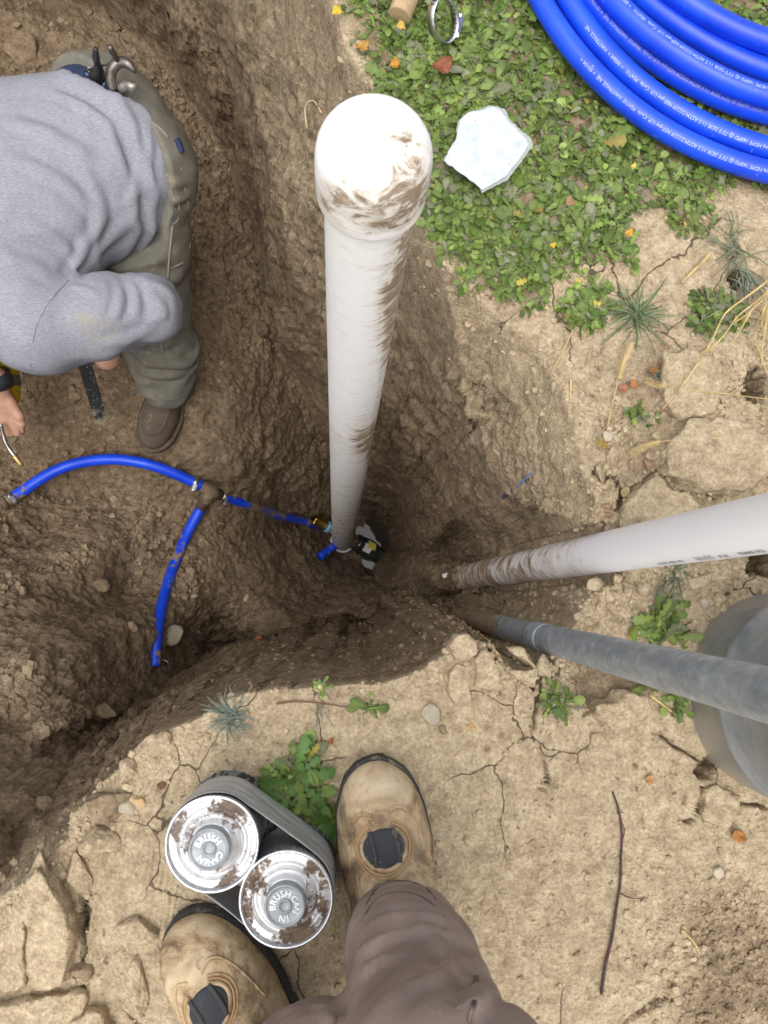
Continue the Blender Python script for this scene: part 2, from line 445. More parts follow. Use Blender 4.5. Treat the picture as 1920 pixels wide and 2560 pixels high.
CRACKS = [  # pixel polylines, width and depth in metres
    ([(1195, 1590), (1225, 1620), (1240, 1650), (1262, 1680), (1300, 1690), (1330, 1720)], .006, .02),
    ([(1318, 1625), (1335, 1660), (1345, 1720), (1330, 1780), (1325, 1830), (1345, 1880), (1362, 1930), (1355, 1980)], .006, .012),
    ([(1355, 1980), (1300, 2010), (1260, 2030), (1240, 2080), (1215, 2100)], .004, .010),
    ([(1355, 1985), (1410, 2000), (1440, 2005)], .004, .010), ([(1180, 2180), (1165, 2230), (1150, 2260)], .004, .01),
    ([(1455, 2085), (1450, 2120), (1462, 2160)], .003, .008), ([(1330, 2560), (1325, 2500), (1360, 2470), (1400, 2490), (1440, 2430)], .005, .012),
    ([(1410, 2510), (1460, 2530), (1500, 2520), (1540, 2535)], .004, .01), ([(1560, 2560), (1600, 2520), (1640, 2490), (1700, 2500)], .008, .02),
    ([(1630, 1830), (1690, 1870), (1740, 1900), (1760, 1980), (1800, 2010), (1850, 2010), (1920, 2020)], .008, .03), ([(1760, 1980), (1745, 2040), (1710, 2060)], .008, .02),
    ([(940, 1840), (960, 1870), (1000, 1890), (1020, 1920)], .0035, .008), ([(1100, 1960), (1130, 1980), (1160, 1985), (1200, 1975)], .003, .008),
    ([(560, 1880), (590, 1875), (620, 1895), (655, 1920)], .0025, .006), ([(590, 1790), (612, 1810), (625, 1850)], .0025, .006),
    ([(180, 2150), (225, 2148), (270, 2155), (310, 2130)], .004, .01), ([(310, 2110), (330, 2080), (370, 2060), (345, 2035)], .004, .010), ([(370, 2060), (410, 2090), (430, 2095)], .005, .012),
    ([(235, 2350), (250, 2320), (275, 2300), (300, 2315)], .003, .008), ([(185, 2190), (200, 2230), (212, 2270), (205, 2330), (215, 2400), (225, 2450), (180, 2500), (120, 2500)], .016, .05),
    ([(380, 1940), (430, 1930), (470, 1930), (500, 1915)], .003, .007), ([(620, 1745), (655, 1750), (675, 1770)], .003, .008),
    ([(900, 2230), (940, 2260), (960, 2330), (900, 2400), (880, 2460)], .006, .01), ([(1490, 1180), (1540, 1200), (1560, 1235), (1545, 1270)], .012, .03),
    ([(1560, 1235), (1620, 1190), (1660, 1160)], .010, .025), ([(1640, 1190), (1720, 1230), (1780, 1250), (1850, 1200)], .008, .02), ([(1480, 1060), (1560, 1090), (1600, 1140)], .006, .012),
    ([(1600, 1560), (1640, 1600), (1650, 1680)], .008, .02), ([(1180, 1750), (1240, 1760), (1290, 1800)], .003, .006), ([(1420, 1830), (1440, 1900), (1520, 1930)], .003, .006)]
CR = [(np.array([P(x, y)[:2] for x, y in pl]), w, d) for pl, w, d in CRACKS]
DIPS = [  # round hollows: pixel, radius m, depth m
    (1880, 960, .020, .12), (1868, 985, .016, .10), (1838, 705, .013, .05), (1520, 1690, .05, .025), (1770, 1915, .016, .03), (1905, 1410, .02, .06),
    (1217, 1872, .006, .006), (190, 1240, .05, .02), (330, 1400, .05, .05), (690, 620, .05, .02), (1260, 1500, .04, .02)]
DIPW = [(P(x, y)[:2], r, d) for x, y, r, d in DIPS]
LUMPS = [(1600, 1740, .07, .018), (1780, 1090, .09, .020), (1650, 1160, .06, .015), (1250, 1760, .05, .008), (1440, 1790, .09, .010), (1550, 930, .06, .012), (1230, 1660, .035, .012), (1160, 1660, .035, .010),
         (1700, 2350, .12, .012), (1350, 860, .06, -.015), (1330, 2150, .1, .008), (700, 1800, .1, .004), (1830, 870, .09, .02), (1880, 620, .07, .015)]
LUMPW = [(P(x, y)[:2], r, d) for x, y, r, d in LUMPS]

_gx, _gy = np.linspace(-1.76, 1.06, 440), np.linspace(-0.96, 2.11, 460)
_gg = np.stack(np.meshgrid(_gx, _gy, indexing='xy'), -1).reshape(-1, 2)
FIELDS = np.stack([poly_signed(_gg, RIM), wall_k(_gg), floor_depth(_gg)], -1).reshape(len(_gy), len(_gx), 3).astype(np.float32)
def fields(p, Fd=None):
    Fd = FIELDS if Fd is None else Fd
    fx = np.clip((p[:, 0] - _gx[0]) / (_gx[1] - _gx[0]), 0, len(_gx) - 1.001); fy = np.clip((p[:, 1] - _gy[0]) / (_gy[1] - _gy[0]), 0, len(_gy) - 1.001)
    i, j = fx.astype(int), fy.astype(int); a, b = (fx - i)[:, None].astype(np.float32), (fy - j)[:, None].astype(np.float32)
    return (Fd[j, i] * (1 - a) + Fd[j, i + 1] * a) * (1 - b) + (Fd[j + 1, i] * (1 - a) + Fd[j + 1, i + 1] * a) * b
PIPE_LINES = [(PD(1165, 1443, 1.72), PD(1990, 1296, 0.655), 0.0302, 0.06), (PD(1230, 1562, 1.38) + (PD(1230, 1562, 1.38) - PD(2000, 1757, 0.50)) * 0.6, PD(2000, 1757, 0.50), 0.0212, 0.045)]
def carve(p, z):
    for a, b, r, lat in PIPE_LINES:
        ab = b[:2] - a[:2]; L2 = ab @ ab
        t = np.clip(((p - a[:2]) @ ab) / L2, 0.12 if r > .025 else 0.14, 1)
        zz = a[2] + t * (b[2] - a[2])
        dl = np.linalg.norm(p - a[:2] - t[:, None] * ab, axis=1)
        lim = zz - r * 1.2 + 26.0 * np.maximum(0, dl - lat * 0.7)
        h = np.clip(0.5 + 0.5 * (z - lim) / 0.05, 0, 1)
        z = z * (1 - h) + lim * h - 0.05 * h * (1 - h)
    return z
PITDIPS = [(PD(935, 1335, 2.98)[:2], .065, .034), (PD(962, 1362, 2.98)[:2], .045, .028), (PD(940, 1412, 2.98)[:2], .060, .034), (PD(958, 1430, 2.98)[:2], .03, .026)]
def base_ground(p, full=True):
    """p (n,2) -> height, signed distance inside the rim"""
    q3 = np.c_[p, np.zeros(len(p))]
    s, k, D = fields(p).T
    s = s + 0.014 * noise(q3, 9, 3) + 0.006 * noise(q3, 26, 4)
    if full: s = s + 0.0022 * noise(q3, 70, 5) + 0.0008 * noise(q3, 160, 6)
    sh = sstep(0.12, 0.24, p[:, 0]) * sstep(0.08, 0.18, p[:, 1]) * 0.075      # a crumbling shoulder on the right
    sp_ = np.maximum(s, 0)
    ws = np.where(sp_ < sh, 3.0 * sp_, 3.0 * sh + k * (sp_ - sh))
    kk = 0.10 * np.clip(D / 0.6, 0.15, 1)
    h = np.clip(0.5 + 0.5 * (D - ws) / kk, 0, 1)
    dep = D * (1 - h) + ws * h - kk * h * (1 - h)
    dep = np.where(s > 0, np.maximum(dep, 0), 0)
    z = carve(p, -dep)
    wpb = PIPE_LINES[0][0]
    z = np.maximum(z, np.where(s > .004, wpb[2] + 0.035 + 0.02 * noise(q3, 18, 8) - 8.0 * np.maximum(0, np.linalg.norm(p - wpb[:2] + np.array([0.012, 0.0]), axis=1) - 0.022), -9))
    for c, r, d in PITDIPS:
        z = z - d * np.exp(-((p - c) ** 2).sum(1) / r ** 2)
    # the trodden surface round the pit
    top = 0.010 * noise(q3, 3.2, 11) + 0.007 * noise(q3, 8, 12)
    for c, r, d in LUMPW:
        top = top + d * np.exp(-((p - c) ** 2).sum(1) / r ** 2)
    edge = sstep(-0.16, 0.0, s)
    z = z + top * (1 - 0.6 * sstep(0, .05, s)) - 0.012 * edge ** 2 * sstep(3.5, 5.5, k) * sstep(16, 9, k)
    return z, s, k, dep

def crackfield(p):
    q3 = np.c_[p, np.zeros(len(p))]
    j = np.stack([noise(q3, 45, 31), noise(q3, 45, 32)], 1) * 0.006 + np.stack([noise(q3, 150, 33), noise(q3, 150, 34)], 1) * 0.002
    out = np.zeros(len(p))
    for pl, w, d in CR:
        if w < .006: continue
        lo, hi = pl.min(0) - 0.05, pl.max(0) + 0.05
        m = np.where(((p > lo) & (p < hi)).all(1))[0]
        if not len(m): continue
        pp = p[m] + j[m]; dd = np.full(len(m), 9.0)
        for a, b in zip(pl[:-1], pl[1:]):
            dd = np.minimum(dd, seg_dist(pp, a, b)[0])
        wv_ = np.clip(0.55 + 0.9 * noise(q3[m], 22, 35), 0.05, 1.1)
        out[m] = np.maximum(out[m], d * wv_ ** .5 * np.clip(1.3 - dd / (w * 0.42 * wv_), 0, 1))
    for c, r, d in DIPW:
        dd = np.linalg.norm(p + j * 2.2 - c, axis=1)
        out = np.maximum(out, d * (1 - sstep(r * 0.55, r * 1.25, dd)))
    return out

WEED_PX = [(800, -60), (905, 110), (955, 210), (985, 300), (1040, 470), (1065, 560), (1110, 640), (1180, 690), (1245, 765), (1330, 780), (1375, 700), (1440, 650), (1500, 655), (1575, 655),
           (1590, 590), (1555, 540), (1620, 515), (1660, 535), (1690, 580), (1735, 575), (1765, 520), (1840, 480), (1920, 500), (2200, 520), (2300, -500), (600, -900)]
WEED = np.array([P(x, y)[:2] for x, y in WEED_PX])
WEEDF = poly_signed(_gg, WEED).reshape(len(_gy), len(_gx), 1).astype(np.float32)
X0, X1, Y0, Y1 = -1.75, 1.05, -0.95, 2.1
def build_ground():
    gx, gy = np.linspace(X0, X1, 420), np.linspace(Y0, Y1, 440)
    g = np.stack(np.meshgrid(gx, gy, indexing='xy'), -1)
    Hc = base_ground(g.reshape(-1, 2), False)[0].reshape(len(gy), len(gx))
    # spread the columns, then the rows, evenly over the slopes
    NU, NV = 775, 935
    # finer where the photograph looks
    def blur(a, r, ax):
        k = np.exp(-0.5 * (np.arange(-3 * r, 3 * r + 1) / r) ** 2); k /= k.sum()
        pad = [(0, 0), (0, 0)]; pad[ax] = (3 * r, 3 * r)
        b = np.pad(a, pad, 'edge')
        return np.apply_along_axis(lambda v: np.convolve(v, k, 'valid'), ax, b)
    dx = gx[1] - gx[0]; dy = gy[1] - gy[0]
    wx = np.exp(-(np.maximum(0, np.abs(gx + 0.15) - 0.75) / 0.25) ** 2) * 0.8 + 0.2
    wy = np.exp(-(np.maximum(0, np.abs(gy - 0.42) - 1.0) / 0.25) ** 2) * 0.8 + 0.2
    gxr = np.gradient(Hc, dx, axis=1); gyr = np.gradient(Hc, dy, axis=0)
    rx = np.sqrt(1 + np.minimum(np.abs(gxr), 18) ** 2 * 0.8) * wx[None]
    rx = blur(blur(rx, 10, 0), 2, 1)
    cx = np.cumsum(rx, 1); cx = (cx - cx[:, :1]) / (cx[:, -1:] - cx[:, :1])
    u = np.linspace(0, 1, NU)
    Xu = np.stack([np.interp(u, cx[j], gx) for j in range(len(gy))])            # (rows, NU)
    def samp(x, y):
        fx = np.clip((x - X0) / dx, 0, len(gx) - 1.001); fy = np.clip((y - Y0) / dy, 0, len(gy) - 1.001)
        i, j = fx.astype(int), fy.astype(int); a, b = fx - i, fy - j
        return Hc[j, i] * (1 - a) * (1 - b) + Hc[j, i + 1] * a * (1 - b) + Hc[j + 1, i] * (1 - a) * b + Hc[j + 1, i + 1] * a * b
    Yv = np.repeat(gy[:, None], NU, 1)
    Hu = samp(Xu, Yv)
    ry = np.sqrt(1 + np.minimum(np.abs(np.gradient(Hu, axis=0) / dy), 18) ** 2 * 0.8) * wy[:, None]
    ry = blur(blur(ry, 12, 1), 2, 0)
    cy = np.cumsum(ry, 0); cy = (cy - cy[:1]) / (cy[-1:] - cy[:1])
    v = np.linspace(0, 1, NV)
    Y = np.stack([np.interp(v, cy[:, i], gy) for i in range(NU)], 1)
    X = np.stack([np.interp(Y[:, i], gy, Xu[:, i]) for i in range(NU)], 1)
    p = np.stack([X.ravel(), Y.ravel()], 1)
    z, s, k, D = base_ground(p)
    V = np.c_[p, z]
    def normals(V):
        G = V.reshape(NV, NU, 3)
        n = np.cross(np.gradient(G, axis=1).reshape(-1, 3), np.gradient(G, axis=0).reshape(-1, 3))
        return n / (np.linalg.norm(n, axis=1)[:, None] + 1e-12)
    N = normals(V)
    inside = sstep(0.0, 0.05, s)
    depth = D
    steep = 1 - np.clip(N[:, 2], 0, 1)
    flat = sstep(0.55, 0.9, N[:, 2])
    px = PX(V)
    # grooves raked down the far wall by the bucket
    far = sstep(0.15, 0.5, p[:, 1]) * sstep(0.35, 0.0, p[:, 0]) * sstep(.3, .6, steep) * inside
    gr = V.copy(); th = 0.25
    along = V @ np.array([0.35, -0.9, 0.0]) + 0.22 * V[:, 2]
    gq = np.stack([along, V[:, 2] * 0.10, 0 * along], 1) + 0.02 * noise(V, 7, 40)[:, None]
    groove = noise(gq, 16, 41) * 0.6 + noise(gq, 42, 42) * 0.4
    # lumps and clods
    big = fbm(V, 4.2, 3, 0.55, 50)
    med = fbm(V, 22, 3, 0.6, 60)
    F1, F2 = worley(V + 0.012 * med[:, None], 24, 70, True)
    cl = 0.55 - F1
    G1 = worley(V, 75, 71)
    fine = fbm(V, 95, 3, 0.65, 80)
    ridge = 1 - np.abs(noise(V * np.array([1, 1, .7]), 11, 90)) * 2
    loose = sstep(-0.25, 0.35, noise(V, 3.1, 95) + 0.35 * flat - 0.02) * inside
    F3 = worley(V + 0.02 * big[:, None], 11, 72)
    calm = sstep(-0.1, 0.3, noise(V, 4.2, 96))
    dis = inside * (0.040 * big + (0.015 - 0.007 * calm) * med + 0.0075 * fine * (1.3 - calm) + 0.006 * (0.5 - G1) + 0.006 * ridge * steep)
    dis += inside * loose * (0.020 * (0.5 - F3) + 0.014 * cl + 0.009 * (0.5 - G1)) * (1 - 0.6 * calm)
    bot = sstep(1.86, 1.96, depth)
    dis *= 1 - 0.6 * bot
    dis += bot * (0.010 * noise(V, 26, 111) + 0.006 * noise(V, 62, 112))
    dis += inside * 0.007 * cl * (1 - bot)
    dis += far * 0.020 * groove
    # the dry crust: nearly flat, pitted, with loose crumbs at the lower right
    outm = 1 - sstep(-0.01, 0.03, s)
    rough = np.clip(sstep(1500, 1750, px[:, 0]) * sstep(2100, 2300, px[:, 1]) * 1.0 + sstep(1380, 1560, px[:, 0]) * sstep(1700, 1450, px[:, 1]) * sstep(800, 950, px[:, 1]) * 0.8
                    + 0.3 * sstep(0.05, 0.4, noise(V, 7, 97)), 0, 1) * outm
    dis += outm * (0.0018 * fine + 0.003 * med) + rough * (0.011 * cl + 0.006 * (0.5 - G1) + 0.006 * med)
    ck = crackfield(p) * (1 - sstep(0.02, 0.06, s))
    dis -= ck
    V = V + N * dis[:, None]
    # sink: keep the sheet edge flat
    # damp soil darkens with depth; near wall's shade painted in; a dry crust on top
    near_shade = np.maximum(sstep(14, 22, k), sstep(5, 9, k) * sstep(0.05, -0.03, p[:, 1]) * sstep(0.2, 0.1, p[:, 0]))
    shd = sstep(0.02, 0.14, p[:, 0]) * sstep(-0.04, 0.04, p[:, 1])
    damp_shade = sstep(0.0, 0.05 + 0.14 * shd, depth) * (0.55 + 0.32 * near_shade) + sstep(0.15, 0.9, depth) * (0.40 - 0.38 * near_shade)
    weed = sstep(-0.02, 0.03, fields(p, WEEDF)[:, 0])
    damp_shade = np.maximum(damp_shade, weed * outm * 0.8)
    loam = sstep(470, 250, px[:, 0]) * sstep(1500, 1750, px[:, 1]) * inside
    damp_shade = np.clip(np.maximum(damp_shade, loam * 0.97 * sstep(0.02, .08, depth)), 0, 1)
    patch = sstep(1560, 1800, px[:, 0]) * sstep(2080, 2380, px[:, 1]) * sstep(-.25, .3, noise(V, 9, 99) + 0.15) * 0.75
    patch = np.maximum(patch, sstep(800, 900, px[:, 0]) * sstep(1100, 1000, px[:, 0]) * sstep(2260, 2330, px[:, 1]) * 0.55 * sstep(-.2, .2, noise(V, 14, 98)))
    patch = np.maximum(patch, np.exp(-((px[:, 0] - 1650) ** 2 / 130 ** 2 + (px[:, 1] - 1050) ** 2 / 260 ** 2)) * 0.35 * outm)
    damp_shade = np.maximum(damp_shade, patch * outm)
    damp_shade = np.maximum(damp_shade, np.clip(ck / 0.012, 0, 1) * 0.8)
    spk = sstep(0.24, 0.12, worley(V, 42, 76)) * sstep(0.0, 0.2, noise(V, 11, 77)) * outm
    damp_shade = np.clip(damp_shade + 0.26 * noise(V, 5, 78) + 0.20 * noise(V, 22, 79) + 0.12 * noise(V, 60, 75) + 0.6 * spk, 0, 1)
    wet = np.exp(-(((px - np.array([900, 1385])) / np.array([170, 110])) ** 2).sum(1)) * sstep(1.6, 1.85, depth)
    imp = sstep(520, 420, px[:, 0]) * sstep(2050, 2130, px[:, 1]) * sstep(2480, 2380, px[:, 1]) * outm * sstep(-.35, .1, noise(V, 12, 101))
    i = np.arange(NV - 1)[:, None] * NU; j = np.arange(NU - 1)[None]
    Fq = np.stack([i + j, i + j + 1, i + NU + j + 1, i + NU + j], -1).reshape(-1, 4)
    crust = outm * sstep(-.15, .25, noise(V, 3.7, 121) + .12) * (1 - weed)
    specks = np.clip(outm * sstep(-.1, .35, noise(V, 10, 122)) + .25 * inside, 0, 1)
    return V, Fq, N, dict(crust=crust, specks=specks, damp_shade=damp_shade, wet=wet, imprint=imp, inside=inside, loose=np.maximum(loose, rough)), s, px

gm = Mat('soil', 0.95, 0.15, bump_dist=0.004)
def soil_nodes(m, damp_shade):
    n2 = m.noise(55, 4, 0.65); n3 = m.noise(210, 3, 0.7)
    dry = m.ramp(n2, [(0.25, (0.27, 0.205, 0.13)), (0.48, (0.42, 0.33, 0.215)), (0.62, (0.49, 0.395, 0.262)), (0.78, (0.57, 0.47, 0.33))])
    wetc = m.ramp(n2, [(0.25, (0.092, 0.062, 0.039)), (0.45, (0.180, 0.127, 0.080)), (0.6, (0.232, 0.167, 0.107)), (0.78, (0.35, 0.26, 0.172))])
    c = m.mix(damp_shade, dry, wetc)
    c = m.mix(0.6, c, m.ramp(n3, [(0.32, 0.28), (0.68, 0.72)]), 'OVERLAY')
    return c, n2, n3
gc, gn2, gn3 = soil_nodes(gm, gm.attr('damp_shade'))
wetf = gm.attr('wet')
gc = gm.mix(gm.math('MULTIPLY', wetf, 0.5), gc, (0.085, 0.062, 0.040))
crv = gm.node('ShaderNodeTexNoise', Scale=16.0, Detail=3.0); gm.l.new(gm.pos(), crv.inputs['Vector'])
crp = gm.node('ShaderNodeVectorMath', _operation='MULTIPLY_ADD'); gm.l.new(crv.outputs['Color'], crp.inputs[0]); crp.inputs[1].default_value = (.05, .05, .05); gm.l.new(gm.pos((1, 1, .15)), crp.inputs[2])
cre = gm.vor(6.5, 'DISTANCE_TO_EDGE', vec=crp.outputs[0])
crm = gm.math('MULTIPLY', gm.step(cre, 0.0095, 0.002), gm.step(gm.attr('crust'), 0.35, 0.7))
pit_ = gm.math('MULTIPLY', gm.step(gm.noise(95, 1), 0.66, 0.72), gm.attr('specks'))
gc = gm.mix(gm.math('MULTIPLY', crm, 0.85), gc, (0.06, 0.042, 0.026))
gc = gm.mix(gm.math('MULTIPLY', pit_, 0.7), gc, (0.10, 0.07, 0.045))
gm.color(gc)
gm.rough(gm.ramp(wetf, [(0.35, 0.95), (0.9, 0.35)]))
# fine relief, and the ribbed mat print pressed in the crust
wv = gm.node('ShaderNodeTexWave', Scale=42.0, Distortion=0.6)
gm.l.new(gm.pos(rot=(0, 0, 0.12)), wv.inputs['Vector'])
hh = gm.math('ADD', gm.math('MULTIPLY', gn2, 0.8), gm.math('MULTIPLY', gn3, 0.55))
hh = gm.math('ADD', hh, gm.math('MULTIPLY', gm.math('MULTIPLY', gm.attr('imprint'), wv.outputs['Fac']), 0.22))
gm.bump(hh, 0.9, 0.008)
SOIL = gm.m

GV, GF, GN, GA, GS, GPX = build_ground()
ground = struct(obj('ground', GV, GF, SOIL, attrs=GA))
_ck = np.round((GV[:, :2] - [X0, Y0]) / 0.004).astype(int)
GRAS = np.full((int((Y1 - Y0) / 0.004) + 3, int((X1 - X0) / 0.004) + 3), np.nan)
_o = np.argsort(GV[:, 2]); GRAS[np.clip(_ck[_o, 1], 0, GRAS.shape[0] - 1), np.clip(_ck[_o, 0], 0, GRAS.shape[1] - 1)] = GV[_o, 2]
for _ in range(6):
    for sh, ax in ((1, 0), (-1, 0), (1, 1), (-1, 1)):
        r = np.roll(GRAS, sh, ax); GRAS = np.where(np.isnan(GRAS), r, GRAS)
GRAS = np.nan_to_num(GRAS)
def gz(x, y):
    i = np.clip(np.round((np.asarray(y) - Y0) / 0.004).astype(int), 0, GRAS.shape[0] - 1)
    j = np.clip(np.round((np.asarray(x) - X0) / 0.004).astype(int), 0, GRAS.shape[1] - 1)
    return GRAS[i, j]
def hit(px, py, up=0.0):
    """first point of the ground seen at a photo pixel"""
    w = RCAM @ np.array([px - CXP, CYP - py, -FPX]); w = w / -w[2]
    d = np.arange(0.9, 3.2, 0.003); q = np.array([0, 0, CAMZ]) + d[:, None] * w
    k = np.where(q[:, 2] < gz(q[:, 0], q[:, 1]))[0]
    r = q[k[0]] if len(k) else q[-1]
    return r + np.array([0, 0, up])
def G(px, py, up=0.0, it=4):
    """ground point at a photo pixel (on top of the flat surface)"""
    z = 0.0
    for _ in range(it):
        q = P(px, py, z); z = float(gz(q[0], q[1]))
    q = P(px, py, z); q[2] = z + up
    return q
# the yard beyond: a ring of ground out to the horizon
rv, rf = [], []
ring = [(X0, Y0), (X1, Y0), (X1, Y1), (X0, Y1)]
for sc_ in (0, 1):
    for (x, y) in ring:
        rv.append((x * (1 if not sc_ else 120), y * (1 if not sc_ else 120), -0.004))
for a in range(4):
    b = (a + 1) % 4; rf.append((a, b, 4 + b, 4 + a))
ym = Mat('yard_turf', 0.95, 0.1)
ym.color(ym.mix(ym.step(ym.noise(3, 5), 0.42, 0.58), (0.09, 0.14, 0.04), (0.36, 0.28, 0.17)))
ym.bump(ym.noise(60, 5), 0.6, 0.01)
struct(obj('yard', rv, np.array(rf), ym.m))

# ------------------------------------------------------------------ pipes and fittings
def tubelen(path):
    return np.r_[0, np.cumsum(np.linalg.norm(np.diff(path, axis=0), axis=1))]
def text_mesh(body, size):
    """flat letters as (V 2d, F triangles), left-aligned, baseline at 0"""
    cu = bpy.data.curves.new('letters', 'FONT'); cu.body = body; cu.size = size; cu.resolution_u = 2
    o = bpy.data.objects.new('letters', cu); COL.objects.link(o)
    dg = bpy.context.evaluated_depsgraph_get(); me = bpy.data.meshes.new_from_object(o.evaluated_get(dg))
    me.calc_loop_triangles()
    V = np.array([v.co[:] for v in me.vertices]).reshape(-1, 3); F = np.array([t.vertices[:] for t in me.loop_triangles]).reshape(-1, 3)
    bpy.data.objects.remove(o); bpy.data.meshes.remove(me); bpy.data.curves.remove(cu)
    return V[:, :2], F
def text_on_tube(body, size, path, r, s0, ang, sgn=1, lift=0.0004, squeeze=1.0):
    """wrap letters on a tube: along the path from arc length s0 (sgn = reading direction), at angle function ang(T) -> outward unit vectors"""
    v, f = text_mesh(body, size)
    if not len(v): return v, f
    L = tubelen(path); T, N, B = frames(path)
    s = s0 + sgn * v[:, 0] * squeeze
    ip = lambda A: np.stack([np.interp(s, L, A[:, k]) for k in range(3)], 1)
    c, t = ip(path), ip(T); t /= np.linalg.norm(t, axis=1)[:, None]
    o = np.asarray(ang, float)[None] - t * (t @ np.asarray(ang, float))[:, None]; o /= np.linalg.norm(o, axis=1)[:, None]
    w = np.cross(o, t) * sgn
    a = v[:, 1] / r
    return c + (r + lift) * (np.cos(a)[:, None] * o + np.sin(a)[:, None] * w), f

def pvc(name, tint=(0.91, 0.90, 0.885), scr=True):
    m = Mat(name, 0.38, 0.45)
    mud = m.attr('mud')
    rings = m.noise(9, 5, 0.6, vec=m.pos((1, 1, 9)))
    fine = m.noise(40, 4, 0.65, vec=m.pos((1, 1, 5)))
    blot = m.noise(26, 7, 0.72, vec=m.pos((1, 1, 2.0)), dist=0.8)
    k1 = m.math('SUBTRACT', m.math('ADD', m.math('MULTIPLY', blot, 0.75), m.math('MULTIPLY', rings, 0.25)), m.math('SUBTRACT', 0.76, m.math('MULTIPLY', mud, 0.36)))
    mk = m.step(k1, 0.0, 0.10)
    film = m.math('MULTIPLY', m.step(k1, -0.14, 0.06), 0.5)
    base = m.mix(m.math('MULTIPLY', m.step(fine, 0.52, 0.75), m.math('MULTIPLY', m.math('ADD', mud, 0.15), 0.6)), tint, (0.52, 0.48, 0.42))
    c = m.mix(film, base, (0.52, 0.40, 0.26))
    c = m.mix(m.math('MULTIPLY', mk, 0.92), c, m.ramp(fine, [(0.35, (0.15, 0.10, 0.055)), (0.65, (0.36, 0.255, 0.15))]))
    m.color(c); m.rough(m.ramp(mk, [(0, 0.36), (1, 0.9)]))
    m.bump(mk, 0.5, 0.0015)
    return m.m
PVC1, PVC2 = pvc('muddy_white_pvc'), pvc('white_pvc', (0.88, 0.865, 0.875))

# capped standpipe over the valve
sp_b, sp_t = PD(857, 1352, 2.94), PD(931, 440, 0.605)
sp_ax = (sp_t - sp_b) / np.linalg.norm(sp_t - sp_b)
standpipe = thing('standpipe', 'tall capped white plastic standpipe streaked with mud, rising from the pit', 'pipe', sp_b)
L_ = np.linalg.norm(sp_t - sp_b)
t = np.linspace(0, 1, 240)
prof = np.c_[np.full(240, 0.0445), t * L_]
V, F = lathe(prof, 64, sp_b, sp_ax)
hN = np.repeat(t, 64)
ring_a = np.tile(np.linspace(0, 1, 64, endpoint=False), 240)
def bandf(x, c, w): return np.exp(-((x - c) / w) ** 2)
ypx = PX(V)[:, 1]; xpx = PX(V)[:, 0]
side = np.clip((xpx - np.interp(ypx, [400, 1350], [930, 857])) / np.interp(ypx, [400, 1350], [110, 27]), -1, 1)
mud = 0.30 + 0.70 * bandf(ypx, 1100, 45) * (0.35 + 0.65 * sstep(-0.2, .6, side)) + 0.35 * sstep(1180, 1330, ypx) + 0.40 * bandf(ypx, 750, 100) * sstep(0, .8, side) + 0.30 * sstep(0.3, 0.95, side) * sstep(1000, 800, ypx) + .25 * sstep(.85, 1, side)
obj('pipe', V, F, PVC1, standpipe, attrs=dict(mud=np.clip(mud, 0, 1)))
# domed cap
c0 = sp_b + sp_ax * (L_ - 0.022)
cp = [(0.0446, 0.0), (0.0500, 0.0), (0.0516, 0.003), (0.0520, 0.03), (0.0518, 0.043), (0.0507, 0.054), (0.048, 0.063), (0.042, 0.072), (0.033, 0.078), (0.020, 0.0825), (0.008, 0.084), (0.0005, 0.0842)]
cp = catmull(np.array(cp), 5)
V, F = lathe(cp, 72, c0, sp_ax)
pp = PX(V)
mudc = 0.36 + 0.55 * np.exp(-(((pp - [1030, 420]) / [70, 70]) ** 2).sum(1)) + 0.6 * np.exp(-(((pp - [960, 500]) / [110, 50]) ** 2).sum(1)) + 0.35 * np.exp(-(((pp - [830, 500]) / [45, 60]) ** 2).sum(1)) + 0.3 * np.exp(-(((pp - [940, 565]) / [60, 25]) ** 2).sum(1))
obj('cap', V, F, PVC1, standpipe, attrs=dict(mud=np.clip(mudc, 0, 1)))
V, F = lathe([(0.0446, -0.002), (0.0485, -0.002), (0.050, 0.002), (0.050, 0.006), (0.0485, 0.009), (0.0446, 0.010)], 64, sp_b, sp_ax)
obj('bottom_flange', V, F, PVC2, standpipe, attrs=dict(mud=np.full(len(V), 0.05)))

# leaning white pipe with print
wp_b, wp_t = PD(1165, 1443, 1.72), PD(1990, 1296, 0.655)
wp_t = wp_b + (wp_t - wp_b) * 1.25
path = wp_b + np.linspace(0, 1, 220)[:, None] * (wp_t - wp_b)
whitepipe = thing('white_pipe', 'leaning white plastic pipe with printed lettering, lower end caked in mud', 'pipe', wp_b)
V, F = tube(path, 0.0302, 64, cap=True)
xx = PX(V)[:, 0]
mud = 0.78 * sstep(1490, 1320, xx) + .15 * sstep(1300, 1200, xx) + 0.42 * bandf(xx, 1440, 30) + 0.12 * bandf(xx, 1520, 40)
obj('pipe', V, F, PVC2, whitepipe, attrs=dict(mud=np.clip(np.where(np.isfinite(mud), mud, 0), 0, 1)))
INK = plain('black_ink', (0.03, 0.03, 0.035), 0.6)
camdir = lambda p: (np.array([0, 0, CAMZ]) - p) / np.linalg.norm(np.array([0, 0, CAMZ]) - p)
def text_px(body, size, px0, path, r, outv, sgn, name, parent, m, squeeze=1.0):
    k = int(np.argmin(np.abs(PX(path)[:, 0] - px0))); s0 = tubelen(path)[k]
    v, f = text_on_tube(body, size, path, r, s0, outv, sgn, squeeze=squeeze)
    return obj(name, v, f, m, parent, smooth=False)
pm = path[int(np.argmin(np.abs(PX(path)[:, 0] - 1780)))]
wdir = (wp_t - wp_b) / np.linalg.norm(wp_t - wp_b)
cv = camdir(pm); sv = np.cross(wdir, cv); sv /= np.linalg.norm(sv)
if (PX(pm + 0.03 * sv) - PX(pm))[1] < 0: sv = -sv
outv = cv * 0.80 + sv * 0.60
